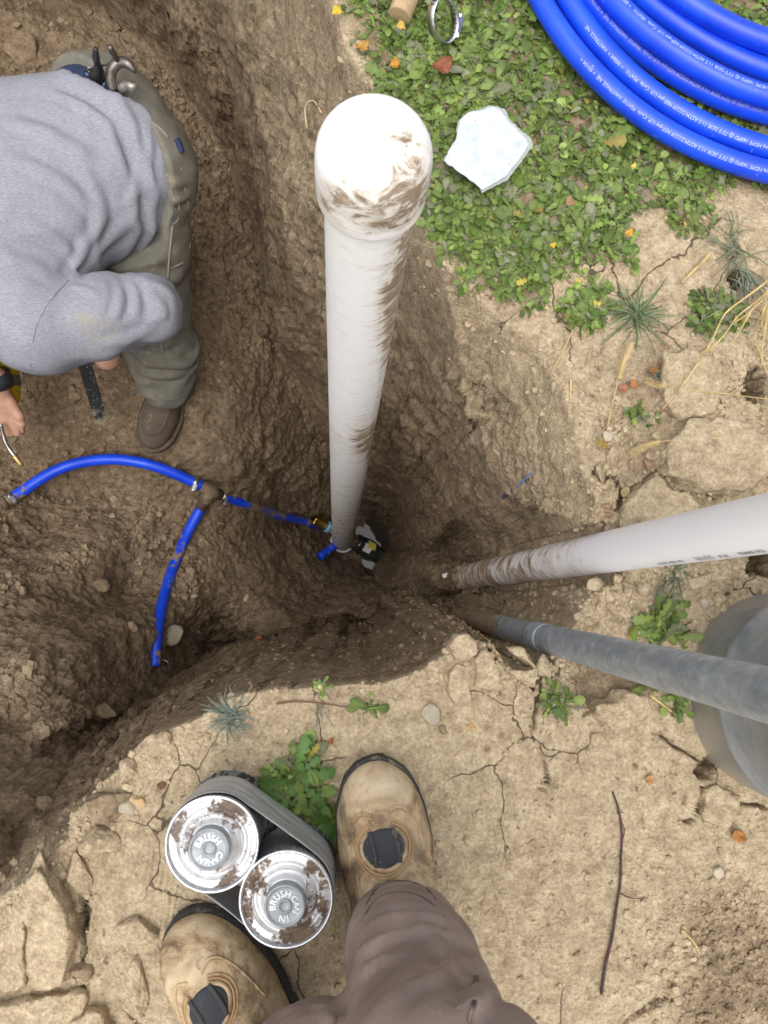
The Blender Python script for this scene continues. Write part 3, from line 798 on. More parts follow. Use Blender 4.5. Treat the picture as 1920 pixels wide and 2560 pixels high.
text_px('USA 74509 2.0 JM 90', 0.0085, 1724, path, 0.0302, outv, -1, 'printed_lettering', whitepipe, INK, 0.72)
text_px('0T39', 0.0095, 1842, path, 0.0302, outv, -1, 'printed_lettering', whitepipe, INK, 0.8)
text_px('02413584430', 0.0095, 1925, path, 0.0302, outv, -1, 'printed_lettering', whitepipe, INK, 0.72)
text_px('||l||l|l||ll||', 0.0105, 1800, path, 0.0302, outv, -1, 'printed_barcode', whitepipe, INK, 0.9)

# grey conduit
cm = Mat('grey_conduit', 0.42, 0.5, 0.25)
cmud = cm.attr('mud')
cn = cm.noise(70, 5, 0.65); cn2 = cm.noise(12, 4)
cc = cm.ramp(cn, [(0.3, (0.22, 0.245, 0.27)), (0.55, (0.34, 0.37, 0.40)), (0.75, (0.56, 0.59, 0.62))])
cc = cm.mix(cm.math('MULTIPLY', cm.step(cn2, 0.5, 0.7), 0.4), cc, (0.42, 0.44, 0.46))
ck_ = cm.step(cm.math('SUBTRACT', cn2, cm.math('SUBTRACT', 0.92, cm.math('MULTIPLY', cmud, 0.75))), 0.0, 0.10)
cc = cm.mix(ck_, cc, cm.ramp(cn, [(0.35, (0.16, 0.11, 0.065)), (0.65, (0.36, 0.265, 0.165))]))
cm.color(cc); cm.rough(cm.ramp(ck_, [(0, 0.42), (1, 0.95)])); cm.put(cm.b.inputs['Metallic'], cm.ramp(ck_, [(0, 0.25), (1, 0.0)]))
cm.bump(cn, 0.25, 0.0015)
gA, gB = PD(1230, 1562, 1.38), PD(2000, 1757, 0.50)
gdir = (gB - gA) / np.linalg.norm(gB - gA)
path = gA + np.linspace(-1.05, 1.05, 200)[:, None] * gdir
bend = np.linspace(-1.05, 1.05, 200); path[:, 2] += 0; path += np.outer(np.clip(-bend, 0, 2) ** 2 * 0.03, [-1, 0.2, 0])
conduit = thing('conduit', 'dull grey metal conduit slanting across to the right, muddy where it enters the pit', 'conduit', path[0])
rr = np.full(200, 0.0212)
V, F = tube(path, rr, 48)
xx = PX(V)[:, 0]
mud = sstep(1290, 1195, xx)
V = V + 0.0035 * (mud * fbm(V, 60, 2, .5, 9))[:, None] * np.array([0, 0, 1])
obj('tube', V, F, cm.m, conduit, attrs=dict(mud=mud))
k0 = int(np.argmin(np.abs(PX(path)[:, 0] - 1335))); k1 = int(np.argmin(np.abs(PX(path)[:, 0] - 1368)))
bp = np.stack([np.interp(np.linspace(k0, k1, 8), np.arange(200), path[:, k]) for k in range(3)], 1)
V, F = tube(bp, 0.0219, 48)
obj('tape_band', V, F, plain('pale_tape', (0.36, 0.41, 0.44), 0.4, 0.5, 0.2, 0.35, 50), conduit)

# big galvanised casing
km = Mat('weathered_zinc', 0.5, 0.5, 0.35)
k1_ = km.noise(11, 6, 0.68, vec=km.pos((1, 1, 1.2)), dist=0.2); k2_ = km.noise(70, 4, 0.65, vec=km.pos((1, 1, .5)))
kc = km.ramp(k1_, [(0.3, (0.22, 0.245, 0.27)), (0.5, (0.34, 0.37, 0.395)), (0.7, (0.46, 0.475, 0.475))])
kc = km.mix(km.math('MULTIPLY', km.step(k2_, 0.55, 0.72), 0.5), kc, (0.36, 0.31, 0.22))
dusty = km.math('MULTIPLY', km.step(km.node('ShaderNodeSeparateXYZ', Vector=km.pos()).outputs[2], 0.14, 0.0), km.step(k1_, 0.35, 0.6))
kc = km.mix(km.math('MULTIPLY', dusty, 0.75), kc, (0.42, 0.36, 0.26))
km.color(kc); km.bump(k2_, 0.2, 0.001)
cc_ = P(1962, 1733, 0.0)
cas = thing('metal_drum', 'wide grey weathered metal drum standing at the right edge', 'drum', (cc_[0], cc_[1], -0.02))
V, F = lathe([(0.142, -0.06), (0.142, 0.0), (0.142, 0.085), (0.1435, 0.088), (0.145, 0.095), (0.1435, 0.102), (0.142, 0.105), (0.142, 0.195), (0.1435, 0.198), (0.145, 0.205), (0.1435, 0.212), (0.142, 0.215), (0.142, 0.42), (0.146, 0.421), (0.147, 0.43), (0.146, 0.45)], 96, (cc_[0], cc_[1], 0))
obj('wall', V, F, km.m, cas)
V, F = lathe([(0.146, 0.45), (0.14, 0.456), (0.05, 0.458), (0.0005, 0.458)], 96, (cc_[0], cc_[1], 0))
obj('lid', V, F, km.m, cas)

# blue pipe
def bluemat(name, dirt):
    m = Mat(name, 0.34, 0.5)
    n1 = m.noise(30, 5, 0.6); n2 = m.noise(8, 4, 0.6, vec=m.pos((1, 1, 1)))
    c = m.ramp(n2, [(0.35, (0.006, 0.050, 0.62)), (0.65, (0.010, 0.085, 0.86))])
    k = m.math('ADD', m.math('MULTIPLY', n1, 0.6), m.math('MULTIPLY', n2, 0.4))
    mu = m.attr('mud')
    f = m.step(m.math('SUBTRACT', k, m.math('SUBTRACT', 0.78, m.math('MULTIPLY', mu, 0.5))), 0.0, 0.05)
    c = m.mix(f, c, m.ramp(n1, [(0.35, (0.11, 0.08, 0.05)), (0.65, (0.30, 0.22, 0.14))]))
    scr = m.step(m.noise(120, 2, 0.5, vec=m.pos((1, 0.35, 1))), 0.72, 0.76)
    c = m.mix(m.math('MULTIPLY', scr, 0.35), c, (0.35, 0.5, 0.9))
    m.color(c); m.rough(m.ramp(f, [(0, 0.36), (1, 0.92)]))
    return m.m
BLUE = bluemat('blue_polyethylene', 1)
WHITEINK = plain('white_ink', (0.42, 0.50, 0.72), 0.6)
coil = thing('pipe_coil', 'coil of bright blue plastic water pipe with white print lying on the weeds', 'pipe coil', P(1990, 40, 0.02))
ZS = 0.3858
STR = [  # centre lines measured in the photo, height
    ([(205, 60), (330, 250), (505, 440), (665, 610), (930, 810), (1190, 960), (1430, 1055), (1659, 1115)], 0.028),
    ([(385, 60), (530, 245), (655, 375), (830, 540), (1000, 670), (1200, 790), (1400, 880), (1659, 955)], 0.030),
    ([(560, 60), (700, 215), (830, 330), (1000, 450), (1200, 560), (1400, 645), (1659, 730)], 0.024),
    ([(660, 0), (790, 130), (930, 250), (1120, 385), (1310, 490), (1500, 570), (1659, 625)], 0.056),
    ([(875, 0), (1010, 110), (1200, 240), (1400, 350), (1659, 455)], 0.036),
    ([(1110, 0), (1250, 90), (1450, 190), (1659, 275)], 0.060)]
PRINT = ['1" CENTENNIAL CenCore HDPE 160PSI @ 73°F SIDR 11.5 ASTM D2239 NSF-pw U.P. Code  PE4710  HASTINGS, NE  = 00104 =',
         '1" CENTENNIAL CenCore HDPE 160PSI @ 73°F SIDR 11.5 ASTM D2239 NSF-pw U.P. Code  PE4710   = 00064 =  HASTINGS, NE']
def fit_circle(p):
    A = np.c_[2 * p, np.ones(len(p))]; b = (p ** 2).sum(1)
    s = np.linalg.lstsq(A, b, rcond=None)[0]
    return s[:2], math.sqrt(s[2] + s[0] ** 2 + s[1] ** 2)
for si, (zp, zz) in enumerate(STR):
    w = np.array([P(1280 + ZS * a, ZS * b, zz)[:2] for a, b in zp])
    c, R = fit_circle(w)
    R0 = R
    if not 0.35 < R < 0.75:
        R = min(max(R, 0.42), 0.6)
        m_ = w[len(w) // 2]; dr = (m_ - c) / np.linalg.norm(m_ - c); c = m_ - dr * R
    a0 = math.atan2(*(w[len(w) // 2] - c)[::-1])
    a = np.linspace(a0 - math.pi, a0 + math.pi * 0.97, 150)
    path = np.c_[c[0] + R * np.cos(a), c[1] + R * np.sin(a), zz + 0.010 * np.sin(a * 2 + si) * np.minimum(1, np.abs(a - a0) / 1.5)]
    V, F = tube(path, 0.0158, 20)
    loop = obj('loop', V, F, BLUE, coil, attrs=dict(mud=np.clip(0.20 + 0.1 * noise(V, 5, si), 0, 1)))
    if si in (0, 1, 2, 3):
        # lettering reads from the lower right to the upper left
        pxp = PX(path); inside = np.where((pxp[:, 0] > 1250) & (pxp[:, 0] < 2050) & (pxp[:, 1] > -150) & (pxp[:, 1] < 600))[0]
        k = inside[np.argmax(pxp[inside, 0])]
        s0 = tubelen(path)[k]; sg = 1 if pxp[inside[-1], 0] < pxp[inside[0], 0] else -1
        mid = path[inside[len(inside) // 2]]; inn = np.array([c[0], c[1], 0]) - np.array([mid[0], mid[1], 0]); inn /= np.linalg.norm(inn)
        o_ = np.array([0, 0, 1.0]) + inn * (-0.55 if si in (0, 1) else (0.1 if si == 3 else -0.5))
        v, f = text_on_tube(PRINT[si % 2], 0.0074, path, 0.0158, s0, o_, sg, lift=0.0003)
        obj('printed_lettering', v, f, WHITEINK, loop, smooth=False)

# blue line in the pit: arc, tee, branch, feed
STEEL = plain('bright_steel', (0.62, 0.62, 0.63), 0.28, 0.5, 1.0, 0.25, 90)
MUDF = plain('mud_caked_fitting', (0.17, 0.125, 0.08), 0.9, 0.2, 0.0, 0.45, 45, 0.6)
line = thing('water_line', 'muddy blue plastic water line clamped to a tee on the pit floor', 'pipe', hit(520, 1225))
def pit_path(pts, up):
    return catmull(np.array([hit(x, y, u) for (x, y), u in zip(pts, up)]), 8)
def smooth_path(p, it=12):
    for _ in range(it):
        p[1:-1] = 0.5 * p[1:-1] + 0.25 * (p[:-2] + p[2:])
    return p
def px_path(pts, ds, n=8):
    return smooth_path(catmull(np.array([PD(x, y, d) for (x, y), d in zip(pts, ds)]), n), 4)
def pitd(x, y): return CAMZ - hit(x, y)[2]
arcp = [(16, 1252), (60, 1226), (110, 1192), (165, 1166), (225, 1152), (290, 1148), (360, 1158), (430, 1181), (505, 1215)]
da = np.array([pitd(x, y) for x, y in arcp]); da = np.convolve(np.pad(da, 2, 'edge'), [.1, .2, .4, .2, .1], 'valid') - 0.035 - np.array([0, .01, .03, .04, .05, .05, .04, .02, 0])
path = px_path(arcp, da)
V, F = tube(path, 0.0158, 24)
obj('arc_pipe', V, F, BLUE, line, attrs=dict(mud=np.clip(0.36 + 0.35 * noise(V, 6, 3), 0, 0.62)))
feed = [(548, 1237), (600, 1255), (650, 1272), (700, 1289), (755, 1302), (812, 1318)]
df = np.array([pitd(x, y) for x, y in feed]); df = np.convolve(np.pad(df, 2, 'edge'), [.1, .2, .4, .2, .1], 'valid') - np.array([.035, .03, .03, .025, .02, .012])
path2 = px_path(feed, df)
V, F = tube(path2, 0.0158, 24)
obj('feed_pipe', V, F, BLUE, line, attrs=dict(mud=np.clip(0.50 + 0.35 * noise(V, 9, 4), 0, 0.68)))
br = [(512, 1255), (497, 1285), (478, 1315), (457, 1362), (436, 1412), (420, 1460), (405, 1515), (395, 1570), (387, 1620), (383, 1668)]
path3 = smooth_path(catmull(np.array([hit(x, y, .009 if i_ < 8 else -.004 - .01 * (i_ - 8)) for i_, (x, y) in enumerate(br)]), 8), 90)
V, F = tube(path3, np.linspace(0.0158, 0.0150, len(path3)), 24)
obj('branch_pipe', V, F, BLUE, line, attrs=dict(mud=np.clip(0.46 + 0.35 * noise(V, 9, 5), 0, 0.66)))
def clamp(p, d, name='hose_clamp', par=line, r=0.0168):
    d = np.asarray(d) / np.linalg.norm(d)
    o = link(name, mesh_data(name, *lathe([(r, -0.007), (r + 0.0015, -0.007), (r + 0.0015, 0.007), (r, 0.007)], 32, p, d), STEEL), par)
    up = np.array([0, 0, 1.0]) - d * d[2]; up /= np.linalg.norm(up)
    sdv = np.cross(d, up)
    v, f = join([box(p + (up * 0.8 + sdv * .6) * (r + 0.005), (0.013, 0.018, 0.009), basis(d, up)), lathe([(0.0005, -0.012), (0.004, -0.012), (0.004, 0.012), (0.0005, 0.012)], 10, p + (up * 0.8 + sdv * .6) * (r + 0.006), sdv)])
    obj('screw', v, f, STEEL, o, smooth=False)
    return o
clamp(path[2], path[3] - path[1]); clamp(path[-3], path[-1] - path[-4]); clamp(path2[1], path2[2] - path2[0])
tp = PD(527, 1227, da[-1] + 0.005)
v, f = join([tube(np.array([path[-1], tp, path2[0]]), [0.016, 0.0205, 0.017], 20), tube(np.array([tp, 0.5 * (tp + path3[2]), path3[4]]), [0.020, 0.0185, 0.0165], 20),
             lathe([(0.0165, -0.004), (0.021, -0.003), (0.021, 0.003), (0.0165, 0.004)], 20, 0.5 * (tp + path3[2]), path3[2] - tp)])
v = v + 0.003 * fbm(v, 70, 2, .5, 3)[:, None]
obj('tee_fitting', v, f, MUDF, line)
lp = path[0] + (path[0] - path[3]) * 0.9
v, f = tube(np.array([path[0], 0.6 * path[0] + 0.4 * lp, lp]), [0.015, 0.021, 0.021], 20)
obj('end_coupling', v + 0.002 * fbm(v, 70, 2, .5, 4)[:, None], f, MUDF, line)

# valve under the standpipe
BRASS = plain('new_brass', (0.78, 0.56, 0.16), 0.25, 0.5, 1.0, 0.12, 60)
COPPER = plain('dull_copper', (0.42, 0.21, 0.13), 0.5, 0.4, 0.6, 0.25, 60)
BTAPE = plain('sky_blue_tape', (0.18, 0.45, 0.70), 0.5, 0.4)
VBODY = plain('wet_dark_valve', (0.045, 0.05, 0.048), 0.12, 0.6, 0.3, 0.4, 40)
vA, vB = PD(776, 1294, 2.76), PD(972, 1400, 2.97)
vdir = (vB - vA) / np.linalg.norm(vB - vA)
def vpt(x): # point on the valve axis seen at photo column x
    tt = np.linspace(0, 1, 300); q = vA + tt[:, None] * (vB - vA)
    return q[int(np.argmin(np.abs(PX(q)[:, 0] - x)))]
valve = thing('shutoff_valve', 'dark wet shut-off valve with brass and copper fittings below the standpipe', 'valve', vpt(900))
def vring(x0, x1, prof, m, name, n=24, par=valve, smooth=True):
    a, b = vpt(x0), vpt(x1); h = np.linalg.norm(b - a)
    pr = [(0.0005, 0.0)] + [(r, t * h) for r, t in prof] + [(0.0005, h)]
    return obj(name, *lathe(pr, n, a, vdir), m, par, smooth=smooth)
vring(783, 812, [(0.021, 0), (0.0225, .05), (0.0225, .95), (0.021, 1)], BRASS, 'brass_coupling', 6, smooth=False)
vring(808, 818, [(0.0195, 0), (0.0195, 1)], BRASS, 'brass_collar', 20)
vring(815, 824, [(0.0225, 0), (0.0235, .5), (0.0225, 1)], BTAPE, 'tape_wrap', 20)
vring(822, 852, [(0.019, 0), (0.0235, .2), (0.0235, .8), (0.019, 1)], COPPER, 'copper_adapter', 6, smooth=False)
vring(852, 876, [(0.017, 0), (0.017, 1)], COPPER, 'nipple', 20)
vring(870, 888, [(0.020, 0), (0.0275, .1), (0.0275, .9), (0.020, 1)], COPPER, 'copper_nut', 6, smooth=False)
vring(886, 952, [(0.022, 0), (0.035, .05), (0.037, .12), (0.035, .18), (0.038, .3), (0.040, .5), (0.037, .7), (0.030, .8), (0.034, .86), (0.034, .94), (0.024, 1)], VBODY, 'valve_body', 32)
vring(950, 972, [(0.020, 0), (0.026, .2), (0.026, .7), (0.018, 1)], VBODY, 'outlet_nut', 8, smooth=False)
upv = np.array([0, 0, 1.0]) - vdir * vdir[2]; upv /= np.linalg.norm(upv)
def sticker(x0, x1, a0, a1, r, m, name):
    a, b = vpt(x0), vpt(x1); w = np.cross(vdir, upv)
    ts, an = np.linspace(0, 1, 7), np.linspace(a0, a1, 9)
    v = np.array([a + (b - a) * t_ + r * (math.cos(q) * upv + math.sin(q) * w) for t_ in ts for q in an])
    i = np.arange(6)[:, None] * 9; j = np.arange(8)[None]
    obj(name, v, np.stack([i + j, i + j + 1, i + 10 + j, i + 9 + j], -1).reshape(-1, 4), m, valve)
sticker(900, 917, -0.4, 0.5, 0.0405, plain('white_sticker', (0.75, 0.76, 0.74), 0.5), 'white_sticker')
sticker(906, 924, -0.85, -0.05, 0.0410, plain('yellow_sticker', (0.72, 0.60, 0.10), 0.5, var=.2, scale=150), 'yellow_sticker')
stub = thing('pipe_offcut', 'short stub of muddy blue pipe lying below the standpipe flange', 'pipe', hit(820, 1375))
q0, q1 = PD(799, 1392, 2.80), PD(856, 1350, 2.90)
V, F = tube(q0 + np.linspace(0, 1, 20)[:, None] * (q1 - q0), 0.0162, 24)
obj('tube', V, F, BLUE, stub, attrs=dict(mud=np.full(len(V), 0.42)))
sl = thing('plastic_sliver', 'thin dusty blue plastic strip stuck in the pit wall', 'plastic strip', hit(1295, 1208))
a_, b_ = hit(1257, 1244, .004), hit(1333, 1180, .004)
V, F = tube(np.array([a_, .5 * (a_ + b_) + [0, 0, .006], b_]), [0.004, .004, .002], 8, flat=.5)
obj('strip', V, F, plain('dusty_blue_plastic', (0.13, 0.17, 0.28), 0.7, var=.5, scale=80), sl)
fr = thing('plastic_shard', 'small white plastic shard in the soil beside the muddy pipe end', 'shard', hit(1118, 1437))
v, f = box(hit(1118, 1437, .0), (.026, .011, .004), basis((1, .35, -.2), (0, 0.3, 1)))
obj('chip', v, f, PVC2, fr, attrs=dict(mud=np.full(8, .62)))
rg = thing('wire_ring', 'thin wire ring half buried at the end of the branch pipe', 'ring', hit(410, 1668))
aa = np.linspace(0, 2 * np.pi, 30); rc = hit(410, 1667, .008)
obj('ring', *tube(rc + np.c_[.017 * np.cos(aa), .02 * np.sin(aa), .006 * np.sin(aa)], .0012, 6, cap=False), STEEL, rg)

# puddle at the bottom
wm = Mat('still_water', 0.02, 0.5)
wm.b.inputs['Transmission Weight'].default_value = 0.0
wm.color((0.05, 0.043, 0.034)); wm.b.inputs['IOR'].default_value = 1.33; wm.b.inputs['Specular IOR Level'].default_value = 0.6
wm.bump(wm.noise(9, 2), 0.03, 0.01)
WZ = -1.996
a = np.linspace(0, 2 * np.pi, 40, endpoint=False); pc = PD(930, 1372, CAMZ - WZ)
V = np.vstack([[pc], pc + np.c_[0.30 * np.cos(a), 0.22 * np.sin(a), 0 * a]])
struct(obj('puddle', V, np.array([[0, 1 + i, 1 + (i + 1) % 40] for i in range(40)]), wm.m))

# ------------------------------------------------------------------ the worker bent over in the pit
def heather():
    m = Mat('heather_grey_jersey', 0.92, 0.15)
    v = m.pos((0.7, 3.2, 1.6), (0, 0, 0.45))
    n1 = m.noise(170, 2, 0.6, vec=v); n2 = m.noise(9, 3)
    c = m.ramp(n1, [(0.25, (0.195, 0.20, 0.232)), (0.5, (0.265, 0.27, 0.305)), (0.75, (0.34, 0.345, 0.385))])
    du = m.attr('dust')
    f = m.math('MULTIPLY', m.step(m.math('ADD', m.noise(28, 5, 0.65), m.math('MULTIPLY', du, 0.5)), 0.62, 0.95), 0.75)
    c = m.mix(f, c, (0.33, 0.295, 0.225))
    dk = m.attr('stain')
    c = m.mix(m.math('MULTIPLY', m.step(m.math('ADD', m.noise(40, 4), dk), 0.95, 1.3), 0.6), c, (0.14, 0.12, 0.10))
    m.color(c); m.bump(m.noise(420, 2), 0.25, 0.0008)
    return m.m
def canvas(name, c, mudc=(0.30, 0.235, 0.155), amt=0.5):
    m = Mat(name, 0.88, 0.2)
    n1 = m.noise(12, 5, 0.6); n2 = m.noise(300, 2)
    a = m.ramp(n1, [(0.3, tuple(x * 0.75 for x in c)), (0.7, tuple(x * 1.25 for x in c))])
    a = m.mix(m.math('MULTIPLY', m.step(m.noise(26, 6, 0.7), 0.56, 0.72), amt), a, mudc)
    sp = m.step(m.vor(130), 0.09, 0.05)
    a = m.mix(m.math('MULTIPLY', sp, m.step(m.noise(11, 1), 0.55, 0.6)), a, (0.6, 0.55, 0.45))
    m.color(a); m.bump(n2, 0.45, 0.001)
    return m.m
JERSEY, OLIVE, TAUPE = heather(), canvas('olive_canvas', (0.165, 0.155, 0.126), (0.29, 0.24, 0.17), 0.9), canvas('taupe_canvas', (0.325, 0.248, 0.212), (0.30, 0.24, 0.2), 0.12)
SKIN = Mat('skin', 0.5, 0.4); SKIN.color(SKIN.ramp(SKIN.noise(30, 4), [(0.3, (0.50, 0.27, 0.18)), (0.7, (0.66, 0.40, 0.28))])); SKIN.b.inputs['Subsurface Weight'].default_value = 0.12; SKIN.b.inputs['Subsurface Radius'].default_value = (.01, .004, .002); SKIN = SKIN.m
NAVY = plain('navy_elastic', (0.020, 0.035, 0.085), 0.7, 0.3)
DARKLEATHER = canvas('mud_brown_leather', (0.105, 0.080, 0.062), (0.33, 0.265, 0.185), 0.8)
STITCH = plain('seam_thread', (0.24, 0.215, 0.165), 0.8)

hipR, hipL = PD(311, 429, 1.44), PD(247, 329, 1.44)
shR, shL = PD(92, 815, 1.39), PD(-190, 400, 1.39)
shT = PD(25, 690, 1.39)
pelv = 0.5 * (hipR + hipL); chest = 0.5 * (shR + shL)
spine = (chest - pelv) / np.linalg.norm(chest - pelv)
lat = shR - shL; lat -= spine * (lat @ spine); lat /= np.linalg.norm(lat)
dors = np.cross(spine, lat)
if dors[2] < 0: dors = -dors
neck = chest + spine * 0.13 - dors * 0.01; head = neck + spine * 0.15 - dors * 0.06
elb = PD(363, 774, 1.44); wriR = PD(262, 838, 1.74)
elbL = PD(-230, 800, 1.62); wriL = PD(-8, 948, 1.80)
kneeR, ankR = PD(372, 735, 1.66), PD(424, 962, 1.93)
kneeL, ankL = PD(120, 560, 1.62), PD(150, 640, 1.95)
f32 = np.float32
def f_torso(p):
    d = capsule(p, pelv, chest, 0.136, 0.140)
    d = smin(d, capsule(p, hipR, shT, 0.088, 0.092), 0.06)
    d = smin(d, capsule(p, hipL, shL, 0.100, 0.118), 0.06)
    return d
def f_legs(p):
    d = chain(p, [(hipR - spine * 0.0, 0.122), (hipR * .45 + kneeR * .55, 0.105), (kneeR, 0.088), (kneeR * .45 + ankR * .55, 0.082), (ankR + [0, 0, .05], 0.060), (ankR + [0, 0, -.02], 0.056)], 0.03)
    d = smin(d, chain(p, [(hipL, 0.122), (kneeL, 0.09), (kneeL * .4 + ankL * .6, 0.078), (ankL, 0.058)], 0.03), 0.05)
    d = smin(d, capsule(p, hipR, hipL, 0.126, 0.126), 0.04)
    d = smin(d, capsule(p, hipR + lat * .012 - spine * .03, hipL - lat * .012 - spine * .03, 0.112, 0.112), 0.03)
    return d
def f_pelvis(p):
    return smin(capsule(p, hipR, hipL, 0.121, 0.121), capsule(p, pelv + spine * .06, pelv, .126, .124), .04)
arm_pts = [(shR, 0.081), (PD(245, 792, 1.41), 0.071), (elb, 0.058)]
fore_pts = [(elb, 0.058), (elb * .45 + wriR * .55, 0.048), (wriR, 0.038)]
def folds(p, freq, amp, d1, d2, seed):
    q = np.stack([p @ np.asarray(d1, f32), 0.22 * (p @ np.asarray(d2, f32)), 0.5 * (p @ np.asarray(np.cross(d1, d2), f32))], 1)
    q = q + 0.03 * noise(p, 6, seed + 5)[:, None]
    n = noise(q, freq, seed)
    return amp * (1 - 2 * np.abs(n)) + amp * 0.4 * noise(q, freq * 2.3, seed + 1)
worker = thing('person', 'worker in heather grey shirt and olive work trousers bending over in the pit', 'person', (ankR[0], ankR[1], -1.02))
# body in one piece: pelvis, trunk, neck, head, arms and the hand on the torch
hd = PD(16, 1020, 1.86)
hdir = (hd - wriL) / np.linalg.norm(hd - wriL)
hside = np.cross(hdir, [0, 0, 1]); hside /= np.linalg.norm(hside)
if PX(hd + .01 * hside)[0] < PX(hd)[0]: hside = -hside
hup = np.cross(hside, hdir)
if hup[2] < 0: hup = -hup
def H(a, b, c): return hd + hdir * a + hside * b + hup * c
TORCH = catmull(np.array([PD(2, 1060, 1.86), PD(8, 1085, 1.875), PD(13, 1104, 1.885), PD(22, 1121, 1.895), PD(36, 1140, 1.905)]), 8)
def f_hand(p):
    d = ellipsoid(p, H(0.0, -0.012, 0), np.stack([hdir, hside, hup], 1), (0.050, 0.040, 0.020))
    d = smin(d, capsule(p, wriL, H(-.03, -.01, 0), 0.027, 0.026), 0.02)
    # thumb along the near side, four fingers curled round the tube
    d = smin(d, chain(p, [(H(-.02, .018, .004), .013), (H(.018, .030, .006), .0115), (H(.045, .027, .001), .0100), (H(.064, .020, -.006), .0085)], .006), 0.010)
    for k, (b, ln) in enumerate(((0.008, 1.0), (-0.012, 1.08), (-0.031, 1.0), (-0.048, .8))):
        d = smin(d, chain(p, [(H(.034, b, .004), .0105), (H(.034 + .040 * ln, b * .95, .003), .0095), (H(.040 + .045 * ln, b * .9, -.024), .0085), (H(.022 + .03 * ln, b * .85, -.036), .0078)], .004), 0.005)
    return d
def f_body(p):
    d = capsule(p, pelv, chest, 0.092, 0.100)
    d = smin(d, f_pelvis(p) + .012, 0.02)
    d = smin(d, capsule(p, shR, shL, 0.085, 0.085), 0.05)
    d = smin(d, capsule(p, chest, neck, 0.07, 0.058), 0.04)
    d = smin(d, ellipsoid(p, head, np.stack([spine, lat, dors], 1), (0.12, 0.078, 0.098)), 0.03)
    d = smin(d, chain(p, [(shL, 0.07), (elbL, 0.045), (wriL, 0.028)], 0.02), 0.03)
    d = smin(d, chain(p, [(shR, 0.06), (elb, 0.045), (wriR, 0.030), (wriR + [0.0, -0.05, -0.02], 0.032)], 0.02), 0.03)
    return d
lo = np.minimum.reduce([pelv, chest, head, shR, shL, elb, elbL, hipR, hipL, wriL, wriR]) - 0.2
hi = np.maximum.reduce([pelv, chest, head, shR, shL, elb, elbL, hipR, hipL, wriL, wriR]) + 0.2
V, F = skin(f_body, lo, hi, 0.012)
lo2, hi2 = hd - 0.13, hd + 0.13
fh = lambda p: smin(f_hand(p), chain(p, [(elbL, 0.045), (wriL, 0.028)], 0.02), .01)
Vh, Fh = skin(fh, lo2, hi2, 0.0032)
V, F = join([(V, F), (Vh, Fh)])
body = obj('body', V, F, SKIN, worker)
nl = H(.071, .020, .000)
obj('thumbnail', *box(nl, (.009, .008, .002), np.stack([hdir, hside, hup], 1)), plain('nail', (.62, .45, .38), .4), body)
# shirt
def hem(p):
    a = (p - pelv.astype(f32)) @ spine.astype(f32) + 0.6 * ((p - pelv.astype(f32)) @ dors.astype(f32)); b = (p - pelv.astype(f32)) @ lat.astype(f32)
    return a, b
SHC = []
def f_shirt(p):
    a, b = hem(p)
    t = f_torso(p) - 0.006 - 0.012 * sstep(0.14, 0.02, a) * sstep(-.06, .04, b)
    arm = chain(p, arm_pts, 0.03)
    sleeve = smin(arm, chain(p, fore_pts, .02), 0.02)
    al = chain(p, [(shL, 0.09), (elbL, 0.06)], .02)
    d = smin(smin(t, sleeve, 0.016), al, 0.05)
    d = smin(d, capsule(p, shR, chest, 0.090, 0.12), 0.03)
    wt = sstep(0.05, -0.06, t)
    wv = noise(p, 5, 28)
    fl = folds(p, 11, 0.0075, spine * .75 + lat * .66, lat * .75 - spine * .66, 21) * (0.40 + 0.7 * sstep(-.04, .12, b) * sstep(.42, .05, a)) + .004 * (1 - 2 * np.abs(noise(p, 13, 37)))
    hm = a + .03 * wv + .10 * b
    fl = fl + (.008 * bandf(hm, .075, .016) + .006 * bandf(hm, .125, .02) - .006 * bandf(hm, .10, .014)) * sstep(-.08, .05, b)
    ua = (elb - shR) / np.linalg.norm(elb - shR); ta_ = (p - shR.astype(f32)) @ ua.astype(f32)
    fs = folds(p, 16, 0.0038, ua + dors * .4 + lat * .5, np.cross(ua, dors), 31) * 1.5 * sstep(0.05, 0.0, arm) * (0.35 + .65 * sstep(.10, .2, ta_)) + .0025 * noise(p, 9, 33)
    d = d - fl - fs
    if SHC: d = d - crease(p, SHC)
    cut = (0.062 - 0.055 * sstep(.0, .06, b)) - a + 0.008 * noise(p, 12, 25)
    return np.maximum(d, cut)
SHC = px_creases([[(365, 300), (374, 360), (376, 420), (368, 470), (345, 520), (325, 556)], [(325, 330), (348, 400), (344, 470), (322, 520)], [(225, 620), (250, 565), (244, 490), (205, 430)], [(240, 636), (288, 592), (328, 545)], [(172, 698), (200, 650), (216, 590)],
                  [(40, 400), (150, 450), (250, 540)], [(20, 300), (120, 330), (230, 400)], [(130, 230), (220, 270), (290, 330)], [(60, 560), (130, 590), (190, 640)], [(10, 650), (70, 660), (130, 690)]], f_shirt, .9, 1.9, .0060, .010)
SHC += px_creases([[(175, 716), (215, 722), (250, 742)], [(322, 702), (342, 745), (338, 790)], [(368, 716), (388, 765), (380, 815)], [(250, 862), (320, 848), (385, 822)], [(300, 705), (300, 760), (285, 800)], [(395, 740), (410, 775), (400, 805)]], f_shirt, .9, 1.9, .0048, .008)
lo = np.minimum.reduce([pelv, shR, shL, elb, hipR, hipL, chest]) - 0.19; hi = np.maximum.reduce([pelv, shR, shL, elb, hipR, hipL, chest]) + 0.19
V, F = skin(f_shirt, lo, hi, 0.0075)
pp = PX(V)
